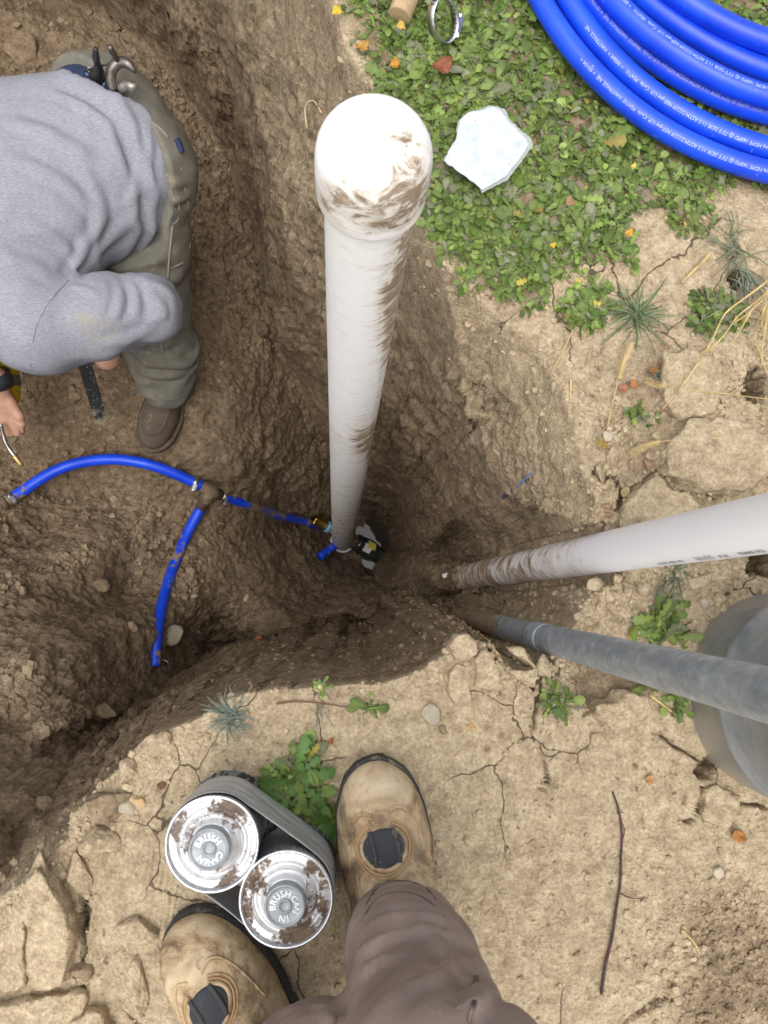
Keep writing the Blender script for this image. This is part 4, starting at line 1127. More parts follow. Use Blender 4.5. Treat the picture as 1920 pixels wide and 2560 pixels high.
dust = 0.8 * np.exp(-(((pp - [240, 815]) / [110, 55]) ** 2).sum(1)) + 0.35 * np.exp(-(((pp - [120, 230]) / [90, 60]) ** 2).sum(1)) + 0.25 * np.exp(-(((pp - [240, 880]) / [90, 30]) ** 2).sum(1)) - 0.25
stain = 0.5 * np.exp(-(((pp - [95, 860]) / [22, 22]) ** 2).sum(1)) + 0.4 * np.exp(-(((pp - [180, 895]) / [30, 12]) ** 2).sum(1))
shirt = obj('shirt', V, F, JERSEY, worker, attrs=dict(dust=dust, stain=stain))
def drape(pts, f, d0, d1, r, m, parent, name, lift=0.5, n=8):
    q = np.array([ray_sdf(x, y, f, d0, d1) for x, y in pts])
    V, F = tube(smooth_path(catmull(q, n), 3) + np.array([0, 0, r * lift]), r, 6)
    return obj(name, V, F, m, parent)
JST = plain('jersey_seam', (0.20, 0.20, 0.235), 0.9)
drape([(172, 702), (140, 735), (112, 775), (92, 815), (82, 860), (77, 915)], f_shirt, 1.0, 1.8, 0.0016, JST, shirt, 'shoulder_seam')
# trousers
TRC = []
def f_trs(p):
    a, b = hem(p)
    d = f_legs(p) - 0.004
    ax = (ankR - kneeR) / np.linalg.norm(ankR - kneeR)
    fl = .003 * noise(p, 24, 47) + folds(p, 17, 0.0105, ax + np.array([.3, 0, 0]), np.cross(ax, [0, 1, 0]), 41) * (0.35 + 0.65 * sstep(0.16, 0.04, np.abs((p - ankR.astype(f32)) @ ax.astype(f32) + .06)))
    d = d - fl
    if TRC: d = d - crease(p, TRC)
    w = np.minimum(a - 0.020, p[:, 2] - (pelv[2] - .05))
    bot = (ankR[2] - 0.018) - p[:, 2]
    return np.maximum(np.maximum(d, w), bot)
lo = np.minimum.reduce([hipR, hipL, kneeR, kneeL, ankR, ankL]) - 0.16; hi = np.maximum.reduce([hipR, hipL, kneeR, kneeL]) + 0.17
TRC = px_creases([[(290, 636), (340, 655), (420, 645)], [(300, 590), (360, 608), (432, 590)], [(400, 740), (430, 770), (446, 820)], [(330, 880), (390, 902), (460, 882)], [(345, 922), (400, 942), (470, 930)], [(415, 838), (450, 858), (482, 868)], [(380, 690), (430, 702), (458, 690)], [(400, 480), (440, 500), (475, 490)], [(350, 905), (420, 918), (485, 905)], [(370, 800), (410, 830), (430, 880)]], f_trs, 1.0, 2.05, .0070, .0095)
V, F = skin(f_trs, lo, hi, 0.0075)
trs = obj('trousers', V, F, OLIVE, worker)
for pts in ([(452, 420), (462, 470), (472, 520), (476, 560), (474, 620)], [(425, 455), (440, 480), (448, 520), (445, 550), (432, 562)], [(371, 572), (400, 566), (434, 562)], [(432, 566), (424, 640), (420, 700)], [(480, 640), (455, 660), (424, 672)], [(404, 850), (410, 890), (440, 925), (478, 955)], [(365, 298), (400, 322), (420, 345)], [(432, 420), (412, 450), (402, 478)]):
    drape(pts, f_trs, 1.0, 2.05, 0.0026, STITCH, trs, 'seam', 0.9)
drape([(386, 988), (405, 996), (430, 998), (455, 992), (480, 980)], f_trs, 1.6, 2.1, 0.0035, OLIVE, trs, 'cuff_hem', 0.0)
drape([(441, 350), (447, 362), (455, 385)], f_trs, 1.0, 1.9, 0.007, NAVY, trs, 'pocket_cloth')
# underwear waistband with its letters
def f_band(p):
    a, b = hem(p)
    w = a - 0.036
    return np.maximum(np.maximum(f_pelvis(p) - 0.0050, np.abs(w) - 0.017), b - .03)
lo = pelv - 0.34; hi = pelv + 0.34
V, F = skin(f_band, lo, hi, 0.0075)
band = obj('waistband', V, F, NAVY, worker)
cap_ = [(365, 296), (345, 270), (322, 246)]
v, f = text_mesh('HANES', 0.026)
bc = [ray_sdf(x, y, f_band, 0.9, 1.7) for x, y in ((306, 232), (252, 198))]
if len(v):
    xd = (bc[1] - bc[0]) / np.linalg.norm(bc[1] - bc[0]); yd = np.cross(camdir(bc[0]), xd)
    w0 = bc[0] + v[:, :1] * xd + (v[:, 1:2] - .01) * yd
    w0 = np.array([q + camdir(q) * 0.0 for q in w0])
    for i in range(len(w0)):
        for _ in range(5):
            q = w0[i][None].astype(f32); w0[i] = w0[i] + camdir(w0[i]) * (0.0015 - f_band(q)[0]) * 1.0
    obj('lettering', w0, f, plain('pale_thread', (0.32, 0.36, 0.45), .7), band, smooth=False)
# shoe
st_, sh_ = hit(398, 1098), hit(432, 985)
def shoe(ank, toe_dir, parent, L=0.285, W=0.052, zf=None):
    t = np.array([toe_dir[0], toe_dir[1], 0.0]); t /= np.linalg.norm(t); s = np.array([-t[1], t[0], 0])
    z0 = zf; R = np.stack([t, s, [0, 0, 1]], 1)
    def Q(u, v, z): return np.array([ank[0], ank[1], z0]) + t * u + s * v + np.array([0, 0, z])
    def fu(p):
        d = ellipsoid(p, Q(.135, 0, .034), R, (.075, W, .040))
        d = smin(d, capsule(p, Q(.10, 0, .045), Q(.0, 0, .065), .044, .046), .03)
        d = smin(d, ellipsoid(p, Q(-.035, 0, .045), R, (.055, .040, .05)), .03)
        d = smin(d, capsule(p, Q(-.01, 0, .07), Q(-.01, 0, .12), .046, .046), .02)
        return np.maximum(d, (z0 + .016) - p[:, 2])
    def fs(p):
        q = p.copy(); q[:, 2] = z0 + .034
        return np.maximum(fu(q) - .006, np.abs(p[:, 2] - (z0 + .009)) - .010)
    lo, hi = Q(0, 0, 0) - .24, Q(0, 0, 0) + .24; lo[2] = z0 - .02; hi[2] = z0 + .15
    V, F = skin(fu, lo, hi, .0045)
    o = obj('shoe', V, F, DARKLEATHER, parent)
    V, F = skin(fs, lo, hi, .0055)
    obj('sole', V, F, plain('muddy_sole', (.10, .078, .055), .9, .2, var=.4), o)
    # raised moccasin apron
    ap = []
    for a in np.linspace(-.5 * math.pi - .35, .5 * math.pi + .35, 24):
        u, v_ = .13 + .050 * math.cos(a), .034 * math.sin(a)
        if abs(a) > 1.4: u -= (abs(a) - 1.4) * .05
        q = Q(u, v_, .10)
        for _ in range(40):
            d = fu(q[None].astype(f32))[0]
            if d < .0003: break
            q = q - [0, 0, d * .7]
        ap.append(q)
    obj('apron_seam', *tube(catmull(np.array(ap), 3), .0035, 8), DARKLEATHER, o)
    return o
tz = float(hit(410, 1085)[2])
td = (hit(400, 1108) - PD(432, 975, 1.98))
shoe(PD(432, 944, 1.97), td, worker, zf=float(np.median([hit(400, 1080)[2], hit(430, 1040)[2]])) - .004)
shoe(ankL, td, worker, zf=float(gz(ankL[0], ankL[1])))
# wristband
V, F = tube(np.array([wriL - hdir * .018, wriL + hdir * .018]), [.036, .036], 24)
obj('wristband', V, F, plain('dark_strap', (.035, .038, .042), .6), worker)

# ------------------------------------------------------------------ what the worker holds and carries
torch = thing('gas_torch', 'dirty yellow torch cylinder with curved steel burn tube in the worker\'s hand', 'torch', PD(10, 950, 1.86))
YEL = canvas('dirty_yellow_paint', (0.62, 0.44, 0.012), (0.10, 0.085, 0.06), 0.85)
ya, yb = PD(5, 868, 1.86), PD(14, 1008, 1.90)
yd = (yb - ya) / np.linalg.norm(yb - ya); yl = np.linalg.norm(yb - ya)
obj('cylinder', *lathe(catmull(np.array([(.0005, -.02), (.02, -.015), (.034, 0), (.038, .02), (.038, yl * .5), (.038, yl * .8), (.034, yl * .95), (.022, yl + .01), (.0005, yl + .015)]), 5), 36, ya, yd), YEL, torch)
obj('dirt_band', *lathe([(.0383, yl * .48), (.039, yl * .5), (.039, yl * .66), (.0383, yl * .68)], 36, ya, yd), plain('grimy_band', (.16, .13, .10), .8, var=.4), torch)
obj('burn_tube', *tube(TORCH, np.linspace(.0055, .0052, len(TORCH)), 14), STEEL, torch)
tipd = TORCH[-1] - TORCH[-3]; tipd /= np.linalg.norm(tipd)
obj('brass_tip', *lathe([(.0005, -.004), (.0065, -.002), (.0072, .004), (.007, .026), (.0055, .034), (.004, .034), (.004, .02)], 16, TORCH[-1], tipd), plain('heated_brass', (.62, .42, .18), .4, .5, .8), torch)
bar = thing('flat_bar', 'flat muddy steel bar with paint specks sticking out below the grey sleeve', 'hand tool', PD(240, 1000, 1.85))
fm = Mat('speckled_steel', 0.55, 0.4, 0.3)
fpz = fm.attr('mud')
fc = fm.mix(fm.step(fm.math('ADD', fm.noise(40, 4), fpz), 0.85, 1.15), (0.035, 0.036, 0.04), (0.36, 0.31, 0.21))
fm.color(fm.mix(fm.step(fm.vor(150), .2, .12), fc, (.6, .6, .58)))
b0, b1 = PD(205, 888, 1.72), PD(256, 1058, 1.90)
bd = b1 - b0; bl = np.linalg.norm(bd); bd /= bl
cvn = camdir(b1); bw = np.cross(bd, cvn); bw /= np.linalg.norm(bw); bn = np.cross(bw, bd)
out = [(0, -.016), (.3, -.0165), (.8, -.0165), (.955, -.0165), (.985, -.005), (1.0, .004), (.99, .011), (.93, .0165), (.7, .0165), (.3, .0165), (0, .016)]
n_ = len(out)
top = np.array([b0 + bd * (t_ * bl) + bw * w_ + bn * (.0015 + .004 * (1 - (w_ / .0165) ** 2)) for t_, w_ in out]); bot = np.array([b0 + bd * (t_ * bl) + bw * w_ - bn * .0015 for t_, w_ in out])
V = np.vstack([top, bot]); F = [np.array([list(range(n_))]), np.array([list(range(2 * n_ - 1, n_ - 1, -1))]), np.array([[i, n_ + i, n_ + (i + 1) % n_, (i + 1) % n_] for i in range(n_)])]
obj('blade', V, F, fm.m, bar, smooth=False, attrs=dict(mud=np.tile([t_ * .8 - .2 for t_, _ in out], 2)))
obj('handle', *tube(np.array([b0 - bd * .11, b0 - bd * .05, b0 + bd * .005]), [.013, .015, .012], 14), plain('black_rubber', (.02, .02, .02), .6), bar)
card = thing('paper_card', 'pale blue card poking out between the grey sleeve and thigh', 'card', PD(256, 690, 1.5))
c0_ = PD(252, 694, 1.50)
obj('sheet', *box(c0_, (.036, .022, .0008), basis((.9, -.35, .05), (0, .25, 1))), plain('pale_blue_paper', (.45, .62, .72), .7), card)
wrench = thing('wrench', 'steel wrench with hooked jaw hanging at the back of the worker\'s belt', 'hand tool', PD(290, 190, 1.30))
OLDST = plain('worn_dark_steel', (.16, .14, .125), .38, .5, .8, .5, 50)
jaw = catmull(np.array([PD(283, 226, 1.30), PD(277, 195, 1.285), PD(282, 170, 1.275), PD(300, 155, 1.27), PD(320, 160, 1.27), PD(334, 175, 1.275), PD(340, 183, 1.28)]), 6)
obj('upper_jaw', *tube(jaw, np.interp(np.linspace(0, 1, len(jaw)), [0, .4, .7, 1], [.009, .0105, .009, .0015]), 12), OLDST, wrench)
jl = catmull(np.array([PD(303, 222, 1.30), PD(318, 214, 1.29), PD(332, 216, 1.285), PD(344, 209, 1.285)]), 6)
obj('lower_jaw', *tube(jl, np.interp(np.linspace(0, 1, len(jl)), [0, .6, 1], [.010, .010, .003]), 12), plain('bare_steel', (.38, .35, .31), .4, .5, .8, .4, 60), wrench)
hn = catmull(np.array([PD(300, 160, 1.275), PD(287, 140, 1.25), PD(274, 116, 1.22)]), 5)
obj('handle', *tube(hn, .0055, 10), OLDST, wrench)
plier = thing('pliers', 'dark pliers handles sticking up from the worker\'s back pocket', 'hand tool', PD(245, 170, 1.30))
h1 = catmull(np.array([PD(240, 122, 1.22), PD(240, 145, 1.25), PD(246, 168, 1.28), PD(243, 192, 1.31)]), 6)
obj('handle', *tube(h1, np.interp(np.linspace(0, 1, len(h1)), [0, .3, .55, 1], [.004, .0075, .006, .016]), 12), plain('black_grip', (.03, .03, .03), .25, .5, .3), plier)
h2 = catmull(np.array([PD(212, 178, 1.31), PD(240, 168, 1.29), PD(278, 158, 1.28)]), 6)
obj('wire_bail', *tube(h2, .002, 8), OLDST, plier)

# ------------------------------------------------------------------ the person taking the picture: boots and trouser legs
taker = thing('person', 'person standing at the pit edge, only taupe trousers and tan work boots showing', 'person', P(900, 2400, 0))
def leathermat():
    m = Mat('tan_boot_leather', 0.72, 0.3)
    n1 = m.noise(16, 6, 0.65); n2 = m.noise(48, 5, 0.7); n3 = m.noise(6, 3)
    c = m.ramp(m.noise(15, 8, 0.74, dist=0.5), [(0.36, (0.11, 0.075, 0.052)), (0.45, (0.27, 0.185, 0.105)), (0.51, (0.44, 0.32, 0.19)), (0.58, (0.54, 0.42, 0.265)), (0.68, (0.62, 0.52, 0.37))])
    c = m.mix(m.math('MULTIPLY', m.step(n2, 0.56, 0.68), 0.6), c, (0.14, 0.098, 0.08))
    c = m.mix(m.math('MULTIPLY', m.step(n3, 0.52, 0.66), 0.45), c, (0.46, 0.38, 0.27))
    m.color(c); m.bump(n2, 0.5, 0.002); m.bump(m.noise(30, 5, 0.7, vec=m.pos((1, 3, 1)), dist=1.0), 0.35, 0.002)
    return m.m
TANL = leathermat()
RUBBER = canvas('muddy_black_rubber', (0.055, 0.054, 0.054), (0.36, 0.29, 0.19), 1.0)
GORE = canvas('black_elastic', (0.045, 0.047, 0.052), (0.20, 0.17, 0.13), 0.7)
TST = plain('boot_thread', (0.42, 0.27, 0.13), .8)
def boot(toe, dirv, parent):
    t = np.array([dirv[0], dirv[1], 0.0]); t /= np.linalg.norm(t); s = np.array([-t[1], t[0], 0]); R = np.stack([t, s, [0, 0, 1]], 1)
    o0 = np.array([toe[0], toe[1], 0.0]) - t * 0.318
    zg = float(gz(o0[0] + t[0] * .22, o0[1] + t[1] * .22)); o0[2] = zg
    def Q(u, v, z): return o0 + t * u + s * v + np.array([0, 0, z])
    def loc(p): return (p - o0.astype(f32)) @ R.astype(f32)
    def fu(p):
        d = ellipsoid(p, Q(.238, 0, .034), R, (.074, .0555, .043))
        d = smin(d, ellipsoid(p, Q(.185, .002, .040), R, (.080, .0535, .049)), .03)
        d = smin(d, capsule(p, Q(.185, 0, .052), Q(.110, 0, .095), .044, .056), .035)
        d = smin(d, ellipsoid(p, Q(.055, 0, .05), R, (.062, .047, .055)), .04)
        d = smin(d, capsule(p, Q(.095, 0, .10), Q(.085, 0, .26), .058, .060), .04)
        q = loc(p)
        cre = 0.0022 * np.sin(q[:, 0] * 170 + 2.2 * noise(p, 14, 5) + 9 * q[:, 1]) * bandf(q[:, 0], .268, .012) * sstep(.05, .07, q[:, 2])
        d = d - cre - .0012 * noise(p, 30, 6)
        return np.maximum(d, (o0[2] + .020) - p[:, 2])
    def fs(p):
        q = p.copy(); q[:, 2] = o0[2] + .034
        hh_ = np.where(loc(p)[:, 0] < .11, .014, .011)
        return np.maximum(fu(q) - .0020 + .0012 * noise(p, 120, 8), np.abs(p[:, 2] - (o0[2] + .013)) - hh_)
    lo = Q(.16, 0, 0) - .20; hi = Q(.16, 0, 0) + .20; lo[2] = zg - .01; hi[2] = zg + .29
    V, F = skin(fu, lo, hi, .0042)
    b = obj('boot', V, F, TANL, parent)
    V, F = skin(fs, lo, [hi[0], hi[1], zg + .04], .0042)
    obj('sole', V, F, RUBBER, b)
    # front elastic panel
    def oval(p, g=0.0):
        q = loc(p); return (np.sqrt(((q[:, 0] - .222) / (.021 + g)) ** 2 + ((q[:, 1] - .002) / (.026 + g)) ** 2) - 1) * .03
    def fg(p): return np.maximum(np.maximum(fu(p) - .0022 + .0012 * np.sin(loc(p)[:, 1] * 900) * 0, oval(p)), (o0[2] + .05) - p[:, 2])
    V, F = skin(fg, Q(.222, 0, 0) - .06, np.r_[(Q(.222, 0, 0) + .06)[:2], zg + .2], .0028)
    g = obj('elastic_panel', V, F, GORE, b)
    def surf(u, v, f=fu):
        q = Q(u, v, .24 if u < .15 else .16)
        for _ in range(60):
            d = float(f(q[None].astype(f32))[0])
            if d < .0004: break
            q = q - np.array([0, 0, max(d * .6, .0002)])
        return q
    for vv in (-.013, .016):
        pth = np.array([surf(u, vv + .002 * math.sin(u * 80)) + [0, 0, .0022] for u in np.linspace(.205, .242, 7)])
        obj('pull_strap', *tube(catmull(pth, 3) + [0, 0, .0006], .0030, 8, flat=.6), RUBBER, g)
    # overlay edge and stitching round the panel and down the sides
    a = np.linspace(.15 * math.pi, 1.85 * math.pi, 40) + math.pi
    for dr, rr_, mm, nm in ((.006, .0016, TST, 'stitching'), (.010, .0009, TST, 'stitching'), (.0015, .0030, TANL, 'panel_edge')):
        pth = np.array([surf(.222 - (.021 + dr) * math.cos(q), .002 + (.026 + dr) * math.sin(q)) for q in a])
        obj(nm, *tube(pth + [0, 0, .0003], rr_, 6), mm, b)
    for sg in (-1, 1):
        pth = np.array([surf(u, sg * v) for u, v in ((.258, .010), (.262, .024), (.250, .036), (.222, .045), (.185, .050))])
        obj('side_seam', *tube(catmull(pth, 4), .0018, 6), TANL, b)
        obj('stitching', *tube(catmull(pth - t * .004, 4) + [0, 0, .0004], .0008, 6), TST, b)
    return b
boot(P(926, 1886, .02), P(940, 1890, .03)[:2] - P(985, 2150, .03)[:2], taker)
boot(P(437, 2286, .02), P(440, 2290, .03)[:2] - P(610, 2505, .03)[:2], taker)
rl = [(PD(1003, 2335, .875), .050), (PD(1016, 2385, .82), .054), (PD(1040, 2450, .765), .060), (PD(1064, 2560, .70), .065), (PD(1085, 2710, .60), .070), (PD(1110, 2900, .50), .092), (np.array([.12, -.56, .78]), .10), (np.array([.10, -.60, .92]), .11)]
ll = [(PD(752, 2668, .875), .052), (PD(780, 2710, .82), .062), (PD(805, 2770, .76), .076), (PD(830, 2820, .68), .084), (np.array([-.04, -.55, .55]), .09), (np.array([-.06, -.60, .92]), .11)]
TTC = []
def f_tt(p):
    a, b = chain(p, rl, .03), chain(p, ll, .03)
    d = smin(a, b, .02)
    d = smin(d, capsule(p, rl[-1][0], ll[-1][0], .12, .12), .04)
    ax = (rl[3][0] - rl[0][0]) / np.linalg.norm(rl[3][0] - rl[0][0])
    fl = folds(p, 11, .0065, ax * .6 + np.array([.8, 0, 0]), np.array([.6, 0, -0.8]), 61) * (.2 + .5 * sstep(.34, .12, p[:, 2])) + folds(p, 15, .0030, ax + np.array([.15, 0, 0]), np.array([.95, 0, -0.3]), 71) * sstep(.24, .16, p[:, 2]) + folds(p, 30, .0036, ax + np.array([-.5, 0, 0]), np.array([.9, .2, 0.5]), 67) * sstep(.32, .12, p[:, 2]) + .0015 * noise(p, 45, 63)
    d = d - fl
    if TTC: d = d - crease(p, TTC)
    # hems cut square to each shin, with a turned band
    for q0, q1 in ((rl[0][0], rl[1][0]), (ll[0][0], ll[1][0])):
        ax = (q1 - q0) / np.linalg.norm(q1 - q0)
        tt_ = (p - q0.astype(f32)) @ ax.astype(f32)
        near = np.linalg.norm(p - q0.astype(f32), axis=1) < .16
        d = np.where(near, d + .0030 * bandf(tt_, .022, .004), d)
        d = np.where(near, np.maximum(d, -tt_ - .012), d)
    return d
TTC = px_creases([[(905, 2325), (980, 2290), (1060, 2285), (1110, 2300)], [(892, 2385), (960, 2345), (1060, 2325), (1150, 2340)], [(1080, 2460), (1130, 2410), (1215, 2415)], [(940, 2550), (1010, 2470), (1100, 2440), (1180, 2445)], [(905, 2430), (950, 2398), (1000, 2385)], [(1160, 2540), (1200, 2480), (1240, 2470)], [(1030, 2300), (1090, 2340), (1130, 2400)],
                  [(680, 2548), (740, 2525), (830, 2530)], [(760, 2556), (820, 2545), (860, 2552)]], f_tt, .4, 1.0, .0072, .0062)
pts_ = np.array([q for q, _ in rl + ll])
V, F = skin(f_tt, pts_.min(0) - .13, np.r_[(pts_.max(0) + .13)[:2], .98], .0070)
tt = obj('trousers', V, F, TAUPE, taker)
for pts in ([(1195, 2440), (1190, 2500), (1180, 2555)], [(1187, 2440), (1182, 2500), (1172, 2555)]):
    drape(pts, f_tt, .4, 1.0, .0011, plain('taupe_thread', (.17, .13, .115), .85), tt, 'seam', .3)

for pts in ([(916, 2262), (935, 2228), (965, 2208), (1000, 2202), (1040, 2208), (1070, 2224), (1088, 2250)], [(912, 2288), (935, 2254), (965, 2236), (1003, 2230), (1045, 2238), (1080, 2260), (1100, 2285)]):
    drape(pts, f_tt, .5, 1.0, .0011, plain('dark_taupe_thread', (.11, .085, .078), .85), tt, 'hem_stitching', .3)

# ------------------------------------------------------------------ cans taped together
LIDM = Mat('dirty_tin_lid', 0.42, 0.5, 0.42)
lm1 = LIDM.noise(22, 6, 0.7); lm2 = LIDM.noise(90, 3, 0.6)
lmk = LIDM.math('MULTIPLY', LIDM.step(LIDM.math('ADD', LIDM.math('MULTIPLY', lm1, 0.75), LIDM.math('MULTIPLY', lm2, 0.25)), 0.505, 0.565), LIDM.attr('dirt'))
LIDM.color(LIDM.mix(lmk, LIDM.ramp(lm2, [(0.3, (0.62, 0.62, 0.62)), (0.7, (0.80, 0.80, 0.80))]), LIDM.ramp(lm2, [(0.3, (0.05, 0.032, 0.02)), (0.7, (0.22, 0.15, 0.10))])))
LIDM.rough(LIDM.ramp(lmk, [(0, 0.34), (1, 0.9)])); LIDM.put(LIDM.b.inputs['Metallic'], LIDM.ramp(lmk, [(0, 0.55), (1, 0)]))
LIDM.bump(lmk, 0.4, 0.002); LIDM = LIDM.m
TIN = plain('bare_tin', (0.66, 0.67, 0.69), 0.24, 0.5, 0.9, 0.12, 60)
lb = Mat('printed_can_label', 0.4, 0.4)
sx = lb.node('ShaderNodeSeparateXYZ', Vector=lb.pos())
tl = lb.math('MULTIPLY', lb.step(lb.math('FRACT', lb.math('MULTIPLY', sx.outputs[2], 210.0)), 0.45, 0.5), lb.step(lb.noise(240, 2, 0.5, vec=lb.pos((1, 1, .12))), 0.45, 0.5))
zone = lb.step(sx.outputs[2], 0.030, 0.028)
lb.color(lb.mix(zone, lb.mix(lb.math('MULTIPLY', tl, 0.7), (0.50, 0.47, 0.52), (0.06, 0.05, 0.08)), lb.mix(lb.math('MULTIPLY', tl, 0.5), (0.020, 0.026, 0.018), (0.5, 0.5, 0.5))))
LABELM = lb.m
dt = Mat('grey_duct_tape', 0.36, 0.5, 0.15)
dn = dt.noise(7, 4, 0.6, vec=dt.pos((1, 1, 4)))
dt.color(dt.ramp(dn, [(0.3, (0.34, 0.35, 0.36)), (0.7, (0.54, 0.55, 0.565))])); dt.bump(dt.noise(26, 3, 0.6, vec=dt.pos((1, 1, 3.5))), 0.5, 0.006); dt.bump(dt.noise(500, 2), .15, .0006)
TAPE = dt.m
CAPM = plain('dull_tin_cap', (0.33, 0.35, 0.37), 0.5, 0.4, 0.35, 0.2, 60)
CR_, CH = 0.0532, 0.124
k1c, k2c = P(530, 2110, CH), P(704, 2240, CH)
gb = (k2c - k1c)[:2]; gb = gb / np.linalg.norm(gb)
k2c = np.r_[k1c[:2] + gb * (2 * CR_ + .0012), k2c[2]]
zc = 0.5 * float(gz(k1c[0], k1c[1]) + gz(k2c[0], k2c[1]))
cans = thing('taped_cans', 'two dirty tin cans with embossed caps bound side by side with grey duct tape', 'cans', (*(0.5 * (k1c + k2c))[:2], zc))
def ringtext(words, c, z, R, size, parent, m):
    parts = []
    for word, a0 in words:
        adv = size * 0.68 / R
        for i, ch in enumerate(word):
            v, f = text_mesh(ch, size)
            if not len(v): continue
            v = v - [0.5 * (v[:, 0].min() + v[:, 0].max()), size * .35]
            a = a0 - (i - (len(word) - 1) / 2) * adv
            rd, tg = np.array([math.cos(a), math.sin(a)]), np.array([math.sin(a), -math.cos(a)])
            w = c[:2] + rd * R + v[:, :1] * tg + v[:, 1:2] * rd
            n = len(w)
            top = np.c_[w, np.full(n, z + .0009)]; bot = np.c_[w, np.full(n, z - .0002)]
            e = np.vstack([f[:, [0, 1]], f[:, [1, 2]], f[:, [2, 0]]]); es = set(map(tuple, e.tolist()))
            bd_ = np.array([(x, y) for x, y in es if (y, x) not in es])
            parts.append((np.vstack([top, bot]), [f, np.stack([bd_[:, 1], bd_[:, 0], bd_[:, 0] + n, bd_[:, 1] + n], 1)]))
    v, f = join(parts)
    return obj('embossed_lettering', v, f, m, parent, smooth=False)
def can(c, rot, dirt):
    o = np.array([c[0], c[1], zc])
    body = obj('can', *lathe([(.0005, 0), (CR_ + .001, 0), (CR_ + .0016, .002), (CR_ + .0012, .0045), (CR_, .005), (CR_, CH - .005), (CR_ + .0012, CH - .0045), (CR_ + .0016, CH - .001), (CR_ + .0008, CH), (CR_ - .0018, CH), (CR_ - .0022, CH - .004)], 72, o), LABELM, cans)
    pr = catmull(np.array([(CR_ - .0020, CH - .0040), (CR_ - .006, CH - .0036), (CR_ - .011, CH - .0030), (CR_ - .014, CH - .0055), (CR_ - .017, CH - .0058), (CR_ - .0195, CH - .0015), (CR_ - .024, CH + .0005), (CR_ - .027, CH + .0035), (.0248, CH + .0045), (.0235, CH + .0050)]), 5)
    V, F = lathe(pr, 80, o)
    obj('lid', V, F, LIDM, body, attrs=dict(dirt=np.full(len(V), dirt)))
    V, F = lathe([(CR_ + .0018, CH - .0015), (CR_ + .0020, CH), (CR_ + .0008, CH + .0012), (CR_ - .0012, CH + .0010), (CR_ - .0022, CH - .002)], 80, o)
    obj('rim', V, F, TIN, body)
    cp_ = catmull(np.array([(.0236, CH + .004), (.0236, CH + .016), (.0232, CH + .0178), (.0216, CH + .0186), (.0205, CH + .0180), (.0185, CH + .0172), (.0085, CH + .0172), (.0078, CH + .0184), (.0062, CH + .0188), (.0052, CH + .0178), (.003, CH + .0172), (.0004, CH + .0171)]), 3)
    kn = lathe(cp_, 64, o)
    cap = obj('screw_cap', *kn, CAPM, body)
    ringtext([('BRUSH', math.radians(90 + rot)), ('IN', math.radians(235 + rot)), ('CAN', math.radians(300 + rot))] if rot < 20 else [('BRUSH', math.radians(130)), ('IN', math.radians(272)), ('CAN', math.radians(8))], o, o[2] + CH + .0176, .0137, .0098, cap, plain('raised_tin', (.88, .88, .88), .3, .5, .3))
can(k1c, 8, 0.95); can(k2c, 40, 1.0)
# tape band: hull round both cans
gp = np.array([-gb[1], gb[0]])
hull = []
for c, a0 in ((k2c, -math.pi / 2), (k1c, math.pi / 2)):
    for a in np.linspace(a0, a0 + math.pi, 40):
        hull.append(c[:2] + (CR_ + .0022) * (math.cos(a) * gb + math.sin(a) * gp))
    if c is k2c:
        e0, e1 = hull[-1], k1c[:2] + (CR_ + .0022) * gp
    else:
        e0, e1 = hull[-1], k2c[:2] - (CR_ + .0022) * gp
    for t_ in np.linspace(0, 1, 30)[1:-1]: hull.append(e0 + (e1 - e0) * t_)
hull = np.array(hull); nh = len(hull); zs = np.linspace(zc + .036, zc + CH - .012, 18)
V = np.array([[*h, z] for z in zs for h in hull]); cen = 0.5 * (k1c + k2c)
V[:, 2] += (.004 * np.sin(np.linspace(0, 4 * math.pi, nh)))[None].repeat(len(zs), 0).ravel()
wob = .0016 * fbm(V * np.array([1, 1, 3.2]), 28, 3, .6, 12) + .0006
out2 = V[:, :2] - cen[:2]; out2 /= np.linalg.norm(out2, axis=1)[:, None]
V[:, :2] += out2 * np.maximum(wob, -.0002)[:, None]
i = np.arange(len(zs) - 1)[:, None] * nh; j = np.arange(nh)[None]; k = (j + 1) % nh
Fo = np.stack([i + j, i + k, i + nh + k, i + nh + j], -1).reshape(-1, 4)
Vi = V.copy(); Vi[:, :2] -= out2 * .0009
N0 = len(V)
edge = np.vstack([np.stack([j[0], N0 + j[0], N0 + k[0], k[0]], 1), np.stack([(len(zs) - 1) * nh + k[0], N0 + (len(zs) - 1) * nh + k[0], N0 + (len(zs) - 1) * nh + j[0], (len(zs) - 1) * nh + j[0]], 1)])
obj('duct_tape', np.vstack([V, Vi]), [Fo, Fo[:, ::-1] + N0, edge], TAPE, cans)
